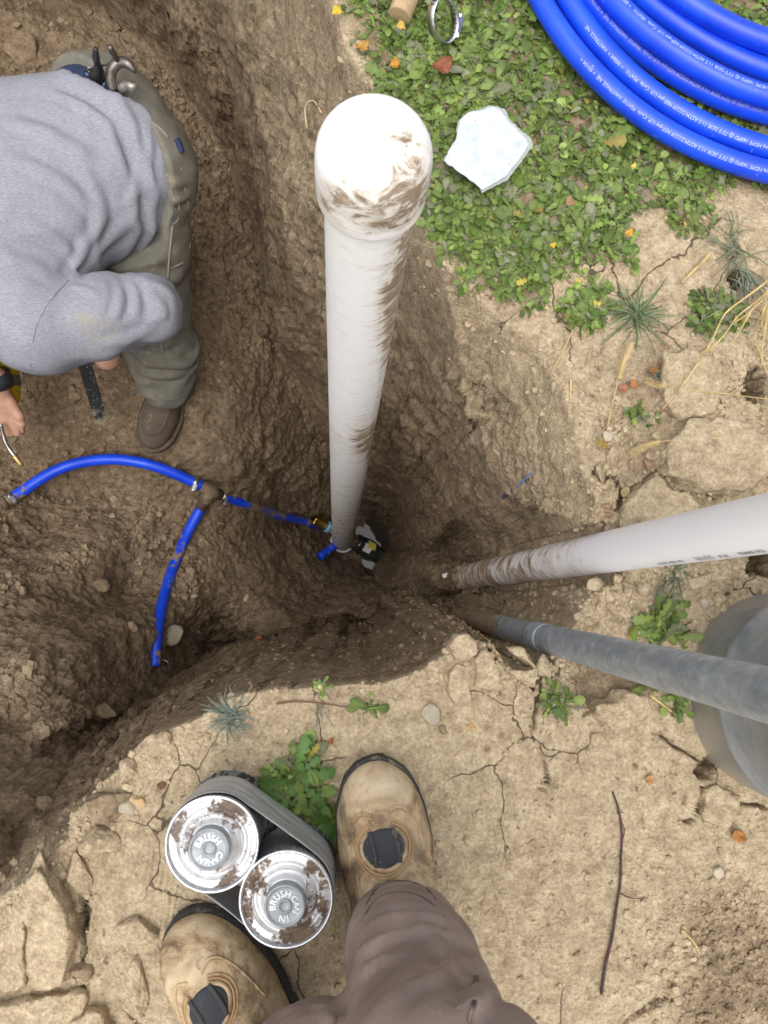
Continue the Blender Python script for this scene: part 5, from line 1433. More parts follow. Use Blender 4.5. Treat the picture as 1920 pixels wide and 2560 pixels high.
# crumbs of dead weed on the first lid
# ------------------------------------------------------------------ weeds
def leafmat(name, rough=0.5):
    m = Mat(name, rough, 0.4)
    c = m.attr('col', 'Color'); n = m.noise(110, 3, 0.6)
    c = m.mix(0.5, c, m.ramp(n, [(0.3, 0.32), (0.7, 0.68)]), 'OVERLAY')
    m.color(c)
    tr = m.node('ShaderNodeBsdfTranslucent'); m.l.new(c, tr.inputs['Color'])
    mx = m.node('ShaderNodeMixShader'); mx.inputs[0].default_value = 0.25
    m.l.new(m.b.outputs[0], mx.inputs[1]); m.l.new(tr.outputs[0], mx.inputs[2])
    m.l.new(mx.outputs[0], m.n['Material Output'].inputs['Surface'])
    return m.m
LEAF = leafmat('weed_leaf')
def leaf_template(kind):
    """unit leaf along x, width profile; returns t, half width, n rows"""
    if kind == 'spoon':
        t = np.array([0, .3, .52, .72, .9, 1.0]); w = np.array([.025, .04, .15, .22, .14, .0])
    elif kind == 'lobed':
        t = np.array([0, .15, .28, .36, .48, .56, .68, .76, .88, 1.0]); w = np.array([.02, .03, .11, .05, .16, .07, .20, .12, .17, .0])
    elif kind == 'round':
        t = np.array([0, .42, .55, .75, .92, 1.0]); w = np.array([.02, .025, .21, .27, .17, .0])
    else:
        t = np.array([0, .2, .45, .7, .88, 1.0]); w = np.array([.025, .035, .035, .028, .016, 0])
    return t, w
def leaves(base, az, pitch, L, curl, kind, col, wid=None, fold=0.25, roll=None):
    """arrays of n leaves -> V, F, colours"""
    t, w = leaf_template(kind); n = len(L); m = len(t)
    wid = np.ones(n) if wid is None else wid; roll = np.zeros(n) if roll is None else roll
    d = np.stack([np.cos(az), np.sin(az), 0 * az], 1); s = np.stack([-np.sin(az), np.cos(az), 0 * az], 1)
    th = pitch[:, None] - curl[:, None] * t[None]                       # local slope angle
    dt_ = np.diff(t, prepend=0)
    X = np.cumsum(np.cos(th) * dt_[None], 1) * L[:, None]; Z = np.cumsum(np.sin(th) * dt_[None], 1) * L[:, None]
    mid = base[:, None] + X[..., None] * d[:, None] + Z[..., None] * np.array([0, 0, 1.0])
    nrm = -np.sin(th)[..., None] * d[:, None] + np.cos(th)[..., None] * np.array([0, 0, 1.0])
    sr = s[:, None] * np.cos(roll)[:, None, None] + nrm * np.sin(roll)[:, None, None]
    hw = (w[None] * L[:, None] * wid[:, None])[..., None]
    lft = mid + sr * hw + nrm * hw * fold; rgt = mid - sr * hw + nrm * hw * fold
    V = np.stack([lft, mid, rgt], 2).reshape(-1, 3)
    b = (np.arange(n) * m * 3)[:, None, None]; r = (np.arange(m - 1) * 3)[None, :, None]
    q1 = np.stack([0 * r + b + r, b + r + 1, b + r + 4, b + r + 3], -1); q2 = np.stack([b + r + 1, b + r + 2, b + r + 5, b + r + 4], -1)
    F = np.concatenate([q1.reshape(-1, 4), q2.reshape(-1, 4)])
    C = np.repeat(col, m * 3, 0).reshape(n, m, 3, 3).copy()
    C[:, :, 1] *= 1.25
    return V, F, C.reshape(-1, 3)
def greens(n, dusty=0.15, yellow=0.03, dark=1.0):
    r = RNG.random(n)[:, None]
    c = np.array([0.095, 0.155, 0.028]) * (1 - r) + np.array([0.225, 0.300, 0.075]) * r
    c = c * RNG.uniform(0.65, 1.2, (n, 1)) * dark
    u = RNG.random(n)
    c[u < dusty] = np.array([0.20, 0.21, 0.12]) * RNG.uniform(.7, 1.15, ((u < dusty).sum(), 1))
    c[u > 1 - yellow] = np.array([0.46, 0.38, 0.08]) * RNG.uniform(.6, 1.1, ((u > 1 - yellow).sum(), 1))
    return c
def rosettes(cent, nl, Lr, kinds, spread=1.0, **kw):
    Vs, Fs, Cs, off = [], [], [], 0
    for kind, share in kinds:
        m_ = RNG.random(len(cent)) < share if share < 1 else np.ones(len(cent), bool)
        c = cent[m_]
        if not len(c): continue
        rep = RNG.integers(nl[0], nl[1] + 1, len(c)); idx = np.repeat(np.arange(len(c)), rep); n = len(idx)
        L = RNG.uniform(Lr[0], Lr[1], n) * np.repeat(RNG.uniform(.7, 1.25, len(c)), rep)
        az = RNG.uniform(0, 2 * np.pi, n); pt = RNG.uniform(.15, 1.15, n) * spread; cu = pt + RNG.uniform(-.3, .9, n)
        base = c[idx] + np.c_[RNG.normal(0, .003, (n, 2)), np.zeros(n)]
        col = greens(n, **kw) * np.repeat(RNG.uniform(.75, 1.2, len(c)), rep)[:, None]
        v, f, cc = leaves(base, az, pt, L, cu, kind, col, RNG.uniform(.75, 1.25, n), RNG.uniform(.05, .4), RNG.normal(0, .35, n))
        Vs.append(v); Fs.append(f + off); Cs.append(cc); off += len(v)
    return np.vstack(Vs), np.vstack(Fs), np.vstack(Cs)
xy = RNG.uniform([-0.45, 0.25], [1.0, 1.35], (18000, 2))
wd = fields(xy, WEEDF)[:, 0]; rd = fields(xy)[:, 0]
vis = PX(np.c_[xy, np.zeros(len(xy))]); infr = (vis[:, 0] > -50) & (vis[:, 0] < 2050) & (vis[:, 1] > -150)
dens = sstep(-.012, .03, wd + .02 * noise(np.c_[xy, 0 * wd], 14, 201)) * np.where(infr, 1.0, .22) * (0.45 + .9 * sstep(-.35, .15, noise(np.c_[xy, 0 * wd], 9, 202)))
keep = (RNG.random(len(xy)) < dens * .66) & (rd < -.004)
cent = np.c_[xy[keep], gz(*xy[keep].T)]
V, F, C = rosettes(cent, (5, 8), (.009, .027), [('spoon', .40), ('lobed', .42), ('round', .20), ('blade', .34)], yellow=.008)
bigc = cent[RNG.permutation(len(cent))[:110]]
V2, F2, C2 = rosettes(bigc, (5, 8), (.026, .046), [('lobed', .8), ('spoon', .4)], spread=.8, dusty=.3, yellow=.01)
smc = cent[RNG.permutation(len(cent))[:420]]
V3, F3, C3 = rosettes(smc, (9, 13), (.006, .013), [('round', 1.0)], yellow=.0)
C3 = C3 * np.array([1.25, 1.15, .8])
V, F, C = np.vstack([V, V2, V3]), np.vstack([F, F2 + len(V), F3 + len(V) + len(V2)]), np.vstack([C, C2, C3])
wo_ = struct(obj('weeds', V, F, LEAF, attrs=dict(col=C)), 'stuff'); wo_['label'] = 'mat of low green weeds covering the yard beside the pit'
def patch(name, px, py, rpx, n, Lr, label, kinds=(('spoon', .7), ('lobed', .4)), dark=1.0, group=None):
    c = G(px, py); r = rpx / FPX
    a = RNG.uniform(0, 6.28, n); q = np.sqrt(RNG.random(n)) * r
    p = np.c_[c[0] + q * np.cos(a), c[1] + q * np.sin(a)]; p = np.c_[p, gz(p[:, 0], p[:, 1])]
    V, F, C = rosettes(p, (6, 9), Lr, kinds, dark=dark)
    o = obj(name, V - c, F, LEAF, attrs=dict(col=C)); o.location = Vector(c)
    return tag(o, label, 'weed', group)
patch('weed_clump', 1475, 765, 60, 26, (.012, .026), 'green weed clump between the weed mat and the large grass tuft')
patch('weed_clump', 1790, 790, 62, 34, (.012, .024), 'dense dark green weed clump under the bent straw at the right', dark=.85)
patch('weed_clump', 1640, 1560, 62, 14, (.020, .042), 'ferny green weed between the grey conduit and the white pipe', (('lobed', 1.0),))
patch('weed_clump', 1395, 1735, 34, 9, (.012, .026), 'small green weed in the hollow below the grey conduit', (('lobed', .8), ('round', .5)), dark=.9)
patch('weed_clump', 1650, 1725, 50, 11, (.014, .030), 'leafy weed squeezed between the conduit and the grey drum', (('lobed', .9),))
patch('weed_sprout', 1607, 1045, 22, 3, (.012, .022), 'tiny sprout with two green leaves among stones above the white pipe')
patch('weed_sprout', 935, 1765, 16, 2, (.012, .028), 'tiny green seedling on the dry crust above the right boot toe', (('spoon', 1.0), ('blade', 1.0)))
patch('weed_sprout', 803, 1722, 8, 2, (.008, .014), 'tiny sprout right on the pit edge above the rosette weed')
# tiny blue flowers of the first clump are left to its leaves
def tuft(px, py, n, Lr, label, tint=(0.13, 0.17, 0.11), spread=1.0, wid=.55, dirv=None, name='grass_tuft', cat='grass tuft', flat=.5):
    c = G(px, py)
    az = RNG.uniform(0, 6.28, n) if dirv is None else dirv + RNG.normal(0, .55, n)
    L = RNG.uniform(*Lr, n); pt = RNG.uniform(.15, 1.2, n) * flat * 2
    col = np.array(tint) * RNG.uniform(.6, 1.35, (n, 1))
    base = np.c_[RNG.normal(0, .006 * spread, (n, 2)), np.zeros(n)]
    v, f, cc = leaves(base, az, np.minimum(pt, 1.35), L, pt + RNG.uniform(.1, .9, n), 'blade', col, np.full(n, wid), .3, RNG.normal(0, .3, n))
    o = obj(name, v, f, LEAF, attrs=dict(col=cc)); o.location = Vector(c)
    return tag(o, label, cat)
tuft(575, 1790, 120, (.018, .045), 'stiff grey-green grass tuft on the pit edge above the cans', (.17, .20, .16))
tuft(1590, 790, 130, (.02, .075), 'large wet grass tuft right of the weed clump', (.135, .18, .085), wid=.42)
tuft(1835, 625, 60, (.03, .075), 'thin dusty grass tuft at the upper right below the blue coil', (.17, .19, .11), 1.6, wid=.4)
tuft(1850, 690, 34, (.03, .06), 'dusty grass blades hanging into a small hole in the ground', (.15, .18, .13), 1.5, dirv=-1.0)
tuft(1680, 965, 50, (.02, .05), 'grey-green grass tuft beside a tan foxtail head', (.14, .17, .13))
tuft(1625, 1235, 26, (.018, .045), 'short grass tuft on the big dry slab above the white pipe', (.12, .17, .09))
tuft(1685, 1430, 46, (.018, .045), 'small grass tuft directly under the white pipe lettering', (.10, .15, .09))
tuft(1815, 770, 40, (.02, .06), 'dry grass tuft mixed into the dark weed clump', (.22, .20, .13), 2)
tuft(1725, 555, 50, (.01, .03), 'dead rusty brown grass tuft at the edge of the weed mat', (.30, .17, .08))
tuft(805, 1765, 10, (.012, .035), 'few grey grass blades beside a thin root on the crust', (.16, .18, .13), dirv=-1.4)
tuft(1190, 1820, 12, (.012, .030), 'curled yellow dead grass on the crust right of the boot', (.55, .36, .10), flat=.2)

# rosette weed between the cans and the boot, each leaf a part
rw = thing('rosette_weed', 'leafy green rosette weed growing between the tin cans and the right boot', 'weed', G(738, 1945))
cR = G(738, 1940)
def one_leaf(px0, py0, px1, py1, kind, wid, parent, up=.012, name='leaf', tint=None, curl=None):
    a, b = G(px0, py0, .004), G(px1, py1, up)
    d = b - a; L = np.linalg.norm(d) * 1.06
    az = np.array([math.atan2(d[1], d[0])]); pt = math.asin(max(-1, min(1, d[2] / L))) + .45
    col = (np.array([[.085, .175, .035]]) if tint is None else np.array([tint])) * RNG.uniform(.8, 1.2)
    v, f, c = leaves(np.array([a]), az, np.array([pt]), np.array([L]), np.array([.9 if curl is None else curl]), kind, col, np.array([wid]), .22, np.array([RNG.normal(0, .15)]))
    me = mesh_data(name, v, f, LEAF, True, dict(col=c))
    return link(name, me, parent)
for (x0, y0, x1, y1, kd, w_) in [(738, 1930, 768, 1838, 'lobed', 1.0), (735, 1935, 690, 1895, 'lobed', .9), (730, 1945, 648, 1965, 'lobed', 1.15), (745, 1935, 838, 1925, 'lobed', 1.0), (745, 1930, 800, 1890, 'lobed', .9),
                                 (725, 1955, 660, 2000, 'spoon', 1.3), (735, 1955, 700, 2040, 'lobed', .9), (748, 1950, 812, 2005, 'lobed', 1.0), (745, 1955, 760, 2030, 'spoon', 1.2), (735, 1940, 712, 1915, 'spoon', 1.1),
                                 (755, 2010, 815, 2060, 'round', 1.0), (745, 2015, 720, 2060, 'spoon', 1.2), (770, 2030, 835, 2090, 'round', 1.1), (760, 2030, 790, 2090, 'spoon', 1.2), (740, 2010, 690, 2010, 'round', 1.0), (780, 2020, 825, 2020, 'spoon', 1.2),
                                 (738, 1940, 755, 1905, 'spoon', 1.2), (740, 1940, 775, 1950, 'spoon', 1.1), (738, 1945, 728, 1985, 'spoon', 1.1), (750, 2030, 770, 2075, 'round', 1.0), (765, 2010, 800, 2035, 'round', .9), (755, 2045, 745, 2090, 'round', .9)]:
    one_leaf(x0, y0, x1, y1, kd, w_, rw)
V, F, C = rosettes(np.array([G(x, y) for x, y in ((738, 1942), (760, 2010), (785, 2050), (745, 2045), (805, 2080), (770, 1975), (720, 1985), (810, 2030), (780, 2095), (705, 1945), (765, 1900))]), (13, 18), (.016, .034), [('spoon', .9), ('lobed', .7)], dark=.95)
o = obj('inner_leaves', V, F, LEAF, rw, attrs=dict(col=C)); o['kind'] = 'stuff'

# ------------------------------------------------------------------ litter on the weeds
bag = thing('plastic_wrapper', 'crumpled white plastic wrapper lying on the green weeds', 'wrapper', G(1215, 370))
bw_ = Mat('white_film', 0.32, 0.5)
bn_ = bw_.noise(45, 5, .6)
bc_ = bw_.mix(bw_.step(bw_.noise(60, 4), .66, .70), bw_.ramp(bn_, [(.3, (.44, .49, .53)), (.7, (.62, .66, .70))]), (.30, .24, .15))
bw_.color(bc_); bw_.bump(bw_.vor(38, vec=bw_.pos((1, 1, .2))), .5, .006)
BP = [(1150, 300), (1165, 285), (1228, 266), (1250, 275), (1268, 300), (1318, 345), (1322, 362), (1300, 395), (1265, 438), (1207, 474), (1160, 440), (1109, 400), (1125, 370), (1140, 345)]
bp_ = np.array([P(x, y, .03)[:2] for x, y in BP])
def ringsheet(poly, zf, th, n=160, nr=16):
    L = tubelen(np.vstack([poly, poly[:1]])); t = np.linspace(0, L[-1], n, endpoint=False); cp_ = np.vstack([poly, poly[:1]])
    b = np.c_[np.interp(t, L, cp_[:, 0]), np.interp(t, L, cp_[:, 1])]
    b = b + .0012 * np.c_[noise(np.c_[b, 0 * t], 160, 5), noise(np.c_[b, 0 * t], 160, 6)]
    c = b.mean(0); q = np.vstack([c + (b - c) * f for f in np.linspace(1, .04, nr)])
    V = np.c_[q, zf(q)]; N0 = len(V)
    j = np.arange(n); k = (j + 1) % n
    F = np.vstack([np.stack([r * n + j, r * n + k, (r + 1) * n + k, (r + 1) * n + j], 1) for r in range(nr - 1)])
    F2 = np.array([[(nr - 1) * n + x for x in range(n)]])
    return np.vstack([V, V - [0, 0, th]]), [F, F[:, ::-1] + N0, F2, F2[:, ::-1] + N0, np.stack([k, j, j + N0, k + N0], 1)]
def zbag(q):
    q3 = np.c_[q, np.zeros(len(q))]
    return gz(q[:, 0], q[:, 1]) * .3 + .026 + .004 * (1 - 2.2 * np.abs(noise(q3, 11, 301))) + .0028 * (1 - 2 * np.abs(noise(q3, 34, 302))) - .004 * noise(q3, 7, 303)
obj('sheet', *ringsheet(bp_, zbag, .0008), bw_.m, bag)
fl_ = Mat('clear_film', .12, .5); fl_.color((.70, .75, .74)); fl_.b.inputs['Alpha'].default_value = .30
bo_ = np.array([P(x, y, .03)[:2] for x, y in [(1220, 262), (1262, 272), (1275, 300), (1330, 345), (1332, 366), (1305, 402), (1270, 446), (1205, 482), (1190, 440), (1240, 380), (1230, 320), (1140, 330), (1145, 300)]])
obj('clear_border', *ringsheet(bo_, lambda q: zbag(q) - .0012, .0003), fl_.m, bag)
pq = np.array([P(x, y, .03)[:2] for x, y in ((1252, 380), (1268, 352), (1293, 365), (1276, 398))])
obj('patch_label', *ringsheet(pq, lambda q: zbag(q) + .0012, .0006, 40, 6), plain('pinkish_label', (.74, .70, .72), .5), bag)

hc_ = thing('hose_clamp', 'shiny steel hose clamp lying open on the weeds near the blue coil', 'hose clamp', G(1100, 100))
hcc = G(1100, 98, .036)
axh = np.array([.60, -.52, .58]); axh /= np.linalg.norm(axh)
a = np.linspace(0, 2 * np.pi, 60, endpoint=False)
uu = np.cross(axh, [0, 0, 1]); uu /= np.linalg.norm(uu); vv = np.cross(axh, uu)
rg_ = lambda r, h: hcc + (np.cos(a)[:, None] * uu * .9 + np.sin(a)[:, None] * vv * 1.12) * r + axh * h
ri = [rg_(.026, -.0075), rg_(.0268, -.0075), rg_(.0268, .0075), rg_(.026, .0075)]
V = np.vstack(ri); j = np.arange(60); k = (j + 1) % 60
F = np.vstack([np.stack([b * 60 + j, b * 60 + k, ((b + 1) % 4) * 60 + k, ((b + 1) % 4) * 60 + j], 1) for b in range(4)])
bnd = obj('band', V, F, STEEL, hc_)
slots = []
for q in range(0, 60, 2):
    if 10 < q < 50:
        c_ = hcc + (math.cos(a[q]) * uu * .9 + math.sin(a[q]) * vv * 1.12) * .0266
        rdv = (c_ - hcc) / np.linalg.norm(c_ - hcc)
        slots.append(box(c_, (.0012, .0085, .0016), np.stack([np.cross(axh, rdv), axh, rdv], 1)))
obj('slots', *join(slots), plain('slot_dark', (.03, .03, .035), .5), bnd, smooth=False)
sc0 = hcc + (math.cos(2.5) * uu * .9 + math.sin(2.5) * vv * 1.12) * .031
tgd = np.cross(axh, sc0 - hcc); tgd /= np.linalg.norm(tgd)
obj('screw_housing', *join([box(sc0, (.019, .012, .008), basis(tgd, sc0 - hcc)), lathe([(.0005, -.016), (.0045, -.016), (.0045, .014), (.0005, .014)], 6, sc0 + (sc0 - hcc) * .08, tgd)]), STEEL, hc_, smooth=False)
tubt = thing('ribbed_tube', 'tan ribbed tube end poking in at the top edge among the weeds', 'tube', G(1015, 20))
ta, tb = P(1040, -70, .03), P(1000, 38, .022)
td_ = tb - ta; tl_ = np.linalg.norm(td_); pr = []
for i_ in range(28):
    h = i_ / 27 * tl_; pr += [(.0165, h), (.0180, h + tl_ / 110), (.0180, h + tl_ / 50), (.0165, h + tl_ / 36)]
obj('tube', *lathe([(.0005, 0)] + pr + [(.0005, tl_ * 1.03)], 24, ta, td_), plain('tan_ribbed_plastic', (.46, .33, .19), .6, var=.25), tubt)

def deadleaf(px, py, size, az, col, label, lobes=7, up=.03, name='fallen_leaf', jag=.10, curl=.5):
    jag = min(jag, .13); size = size * .85
    c = G(px, py, up); n = 40; a = np.linspace(0, 2 * np.pi, n, endpoint=False)
    r = size * (0.85 + jag * np.sin(a * lobes + az) + .5 * jag * np.sin(a * 3 + 2 * az) + .05 * np.sin(a * 17 + az * 3))
    rings = []
    for f_ in (1, .66, .33):
        x, y = r * f_ * np.cos(a), r * f_ * .8 * np.sin(a)
        rings.append(np.c_[x * math.cos(az) - y * math.sin(az), x * math.sin(az) + y * math.cos(az), curl * (f_ ** 2) * size * (.5 + .5 * np.sin(a * 2 + az)) + .06 * size * np.sin(a * 5)])
    V = np.vstack(rings + [[[0, 0, 0]]])
    j = np.arange(n); k = (j + 1) % n
    F = [np.vstack([np.stack([b * n + j, b * n + k, (b + 1) * n + k, (b + 1) * n + j], 1) for b in (0, 1)]), np.stack([2 * n + j, 2 * n + k, np.full(n, 3 * n)], 1)]
    V2 = V - [0, 0, .0006]; N0 = len(V)
    F = F + [F[0][:, ::-1] + N0, F[1][:, ::-1] + N0, np.stack([k, j, j + N0, k + N0], 1)]
    C = np.tile(np.array(col) * RNG.uniform(.85, 1.15), (2 * N0, 1)) * (0.75 + .5 * RNG.random((2 * N0, 1)))
    o = obj(name, np.vstack([V, V2]), F, LEAF, attrs=dict(col=C)); o.location = Vector(c)
    return tag(o, label, 'leaf')
deadleaf(1098, 208, .021, .4, (.30, .10, .05), 'rusty red fallen leaf with jagged edge on the weeds', 9, .034)
deadleaf(1195, 20, .016, 1.4, (.36, .17, .09), 'brown dry leaf at the top edge near the blue coil', 5, .03, jag=.25)
deadleaf(1410, 532, .011, 2.2, (.36, .22, .12), 'folded tan leaf in the middle of the weed mat', 3, .03)
deadleaf(1556, 605, .009, .8, (.62, .33, .05), 'orange yellow leaf at the lower edge of the weed mat', 4, .026)
deadleaf(1370, 635, .006, .2, (.70, .42, .03), 'tiny bright yellow leaf in the lower weeds', 3, .026)
deadleaf(1565, 445, .006, 1.0, (.60, .46, .06), 'small yellow leaf just below the blue coil', 3, .03)
deadleaf(1000, 105, .010, 2.0, (.62, .42, .10), 'curled yellow leaf left of the steel hose clamp', 5, .03, jag=.3)
deadleaf(985, 185, .012, 1.2, (.55, .26, .04), 'orange withered leaf at the rim above the pipe cap', 6, .02, jag=.3)
deadleaf(905, 130, .014, .3, (.46, .26, .06), 'withered orange leaf hanging over the pit wall', 6, .01, jag=.35)
deadleaf(845, 55, .012, 2.6, (.58, .42, .04), 'yellow leaf at the rim near the top edge', 5, .02, jag=.25)
deadleaf(1554, 975, .010, .6, (.36, .16, .09), 'reddish brown leaf flake among the stones', 4, .006)
deadleaf(1580, 965, .009, 1.9, (.50, .22, .08), 'orange bark flake beside the reddish leaf', 3, .008)
deadleaf(1503, 1112, .012, 2.5, (.40, .28, .08), 'greenish brown leaf under the white stone', 3, .006)
deadleaf(1625, 932, .010, .3, (.34, .15, .05), 'brown curled seed pod on the straw end', 3, .010)
deadleaf(1840, 2085, .014, 2.7, (.45, .20, .06), 'orange bark flake on the loose soil at the right', 3, .006)
deadleaf(1620, 1945, .009, 1.1, (.50, .28, .12), 'orange stone flake below the grey drum', 3, .006)
deadleaf(828, 1850, .006, 1.0, (.35, .13, .03), 'rust brown seed head between the rosette weed and boot', 6, .006, jag=.3)
deadleaf(405, 1963, .0085, .2, (.22, .10, .05), 'small round brown leaf on the crust above the cans', 2, .002, jag=.03, curl=.05)

# straw, foxtails, twig
STRAW = plain('dry_straw', (.50, .37, .16), .6, .4, 0, .4, 45)
straw = thing('straw_bundle', 'bundle of bent golden straw stalks at the right edge', 'straw', G(1880, 740))
for pts, r in (([(1930, 690), (1870, 740), (1800, 790), (1750, 880), (1700, 960), (1645, 1030)], .0020), ([(1925, 720), (1880, 760), (1830, 800), (1790, 850), (1740, 905)], .0016), ([(1925, 735), (1895, 770), (1880, 820), (1860, 870), (1893, 945), (1922, 1010)], .0019),
               ([(1900, 740), (1893, 800), (1890, 900), (1895, 960), (1905, 1040), (1915, 1075)], .0017), ([(1930, 700), (1880, 770), (1850, 800), (1800, 830)], .0014), ([(1910, 720), (1900, 760), (1890, 840), (1880, 790)], .0022), ([(1890, 745), (1930, 770)], .0022), ([(1875, 760), (1850, 800), (1830, 850), (1800, 870)], .0012), ([(1930, 830), (1890, 845), (1930, 870)], .0014)):
    q = np.array([G(x, y, .012 + .02 * math.sin(i_ * 1.1 + 1) ** 2) for i_, (x, y) in enumerate(pts)])
    q = smooth_path(np.vstack([q[i_] + (q[i_ + 1] - q[i_]) * np.linspace(0, 1, 6, endpoint=False)[:, None] for i_ in range(len(q) - 1)] + [q[-1:]]), 2)
    obj('stalk', *tube(q, np.linspace(r, r * .6, len(q)) * .85, 7, flat=.6), STRAW, straw)
def foxtail(stem, head, label):
    t_ = thing('foxtail', label, 'grass seed head', G(*head[0]))
    q = catmull(np.array([G(x, y, .012) for x, y in stem + head[:1]]), 6)
    obj('stem', *tube(q, .0009, 6), STRAW, t_)
    h = catmull(np.array([G(x, y, .014) for x, y in head]), 8)
    n = 420; ii = RNG.integers(0, len(h) - 1, n); T, N, B = frames(h); a = RNG.uniform(0, 6.28, n); L = RNG.uniform(.006, .012, n) * (0.5 + .5 * np.sin(np.linspace(.35, 2.9, len(h))[ii]))
    dv = T[ii] * .7 + (np.cos(a)[:, None] * N[ii] + np.sin(a)[:, None] * B[ii]) * .75
    b0_ = h[ii]; s_ = np.cross(dv, [0.3, 0.2, 1]); s_ /= np.linalg.norm(s_, axis=1)[:, None]
    V = np.stack([b0_ - s_ * .0006, b0_ + s_ * .0006, b0_ + dv * L[:, None]], 1).reshape(-1, 3)
    o = obj('bristles', V, np.arange(n * 3).reshape(-1, 3), plain('bristle', (.60, .47, .24), .7), t_, smooth=False); o['kind'] = 'stuff'
    obj('spike', *tube(h, np.interp(np.linspace(0, 1, len(h)), [0, .3, 1], [.0022, .0030, .001]), 8), STRAW, t_)
foxtail([(1925, 1006), (1800, 990)], [(1678, 979), (1650, 972), (1625, 966), (1606, 960)], 'tan foxtail seed head on a long stalk right of the stones')
foxtail([(1925, 1102), (1800, 1100), (1720, 1102)], [(1640, 1108), (1615, 1116), (1590, 1127), (1568, 1140)], 'lower tan foxtail seed head above the dry slab')
foxtail([(1512, 1070), (1525, 1010)], [(1538, 955), (1546, 925), (1556, 895), (1570, 865)], 'upright brown foxtail head on a thin stalk below the grass tuft')
def twig(pts, r, label, name='twig', m=None, up=.005, cat='twig', side=()):
    t_ = thing(name, label, cat, G(*pts[0]))
    q = catmull(np.array([G(x, y, up) for x, y in pts]), 6); q = smooth_path(q, 3)
    q[:, 2] = np.maximum(q[:, 2], gz(q[:, 0], q[:, 1]) + r * 1.2)
    obj('stem', *tube(q, np.linspace(r, r * .6, len(q)), 7), m or TWIG, t_)
    for sp_ in side:
        q = catmull(np.array([G(x, y, up) for x, y in sp_]), 5)
        obj('side_shoot', *tube(q, np.linspace(r * .5, r * .2, len(q)), 6), m or TWIG, t_)
TWIG = plain('purple_brown_twig', (.075, .040, .042), .6, .3, 0, .3, 80)
twig([(1500, 2480), (1512, 2400), (1527, 2340), (1537, 2270), (1548, 2200), (1549, 2140), (1552, 2080), (1543, 2020), (1528, 1977)], .0022, 'long thin purplish twig lying on the dry crust at the right', side=[[(1551, 2100), (1558, 2075), (1553, 2055)], [(1545, 2228), (1570, 2240), (1600, 2243)], [(1540, 2030), (1556, 2028)]])
ROOT = plain('brown_root', (.16, .085, .05), .7)
twig([(693, 1758), (735, 1752), (790, 1755), (840, 1762), (882, 1768)], .0014, 'thin brown root lying along the pit edge', 'root', ROOT, cat='root')
twig([(1200, 1585), (1225, 1612), (1250, 1640)], .0014, 'thin straw in the crack beside the conduit', 'straw', STRAW, cat='straw')
twig([(1620, 1735), (1660, 1765), (1705, 1800)], .0022, 'short dry stalk leaning on the grey drum', 'straw', STRAW, cat='straw')
twig([(1435, 815), (1410, 870), (1378, 930)], .0012, 'thin straw on the pit shoulder below the weed clump', 'straw', STRAW, cat='straw')
twig([(1770, 870), (1745, 890), (1690, 920), (1630, 930)], .0020, 'dry pinkish leaf stalk left of the straw bundle', 'straw', STRAW, cat='straw')
twig([(1425, 950), (1423, 1000)], .0016, 'short straw stub on the stony pit shoulder', 'straw', STRAW, cat='straw')
twig([(1700, 2320), (1730, 2350), (1745, 2380)], .0020, 'pale stalk half buried in the loose soil', 'straw', STRAW, cat='straw')
twig([(1770, 640), (1740, 670), (1700, 710)], .0035, 'flat golden straw blade between two grass tufts', 'straw', STRAW, cat='straw')
rootm = plain('pale_root', (.55, .45, .28), .7)
q = catmull(np.array([hit(768, 330, .01), hit(766, 295, .03), hit(785, 280, .03), hit(805, 300, .02)]), 6)
t_ = thing('root', 'pale looping root hanging out of the pit wall left of the cap', 'root', q[0]); obj('stem', *tube(q, .0016, 6), rootm, t_)

# ------------------------------------------------------------------ clods and stones
CLODDRY = Mat('dry_clod', .95, .15); _c, _a, _b = soil_nodes(CLODDRY, CLODDRY.math('ADD', 0.0, 0.06)); CLODDRY.color(_c); CLODDRY.bump(_a, 1.0, .009); CLODDRY = CLODDRY.m
CLODWET = Mat('damp_clod', .95, .15); _c, _a, _b = soil_nodes(CLODWET, CLODWET.math('ADD', 0.0, 0.8)); CLODWET.color(_c); CLODWET.bump(_a, .8, .005); CLODWET = CLODWET.m
STONEW = plain('pale_stone', (.42, .36, .27), .85, .2, 0, .2, 40, .4); STONER = plain('reddish_stone', (.28, .175, .11), .85, .2, 0, .25, 40, .4)
import bmesh
def ico(sub):
    bm = bmesh.new(); bmesh.ops.create_icosphere(bm, subdivisions=sub, radius=1.0)
    V = np.array([v.co[:] for v in bm.verts]); F = np.array([[v.index for v in f.verts] for f in bm.faces]); bm.free(); return V, F
ICO1, ICO2, ICO3, ICO4 = ico(1), ico(2), ico(3), ico(4)
def rockverts(seed, tmpl, cuts=16, rough=.07):
    r = np.random.default_rng(seed); V = tmpl[0].copy()
    for _ in range(cuts):
        n = r.normal(size=3); n /= np.linalg.norm(n); h = r.uniform(.42, .80)
        d = V @ n - h; V = V - np.outer(np.maximum(d, 0) * .97, n)
    V = V * (1 + rough * fbm(V + seed, 2.2, 3, .55, seed)[:, None] + rough * .7 * noise(V, 6, seed)[:, None] + rough * .4 * noise(V, 14, seed + 3)[:, None])
    return V
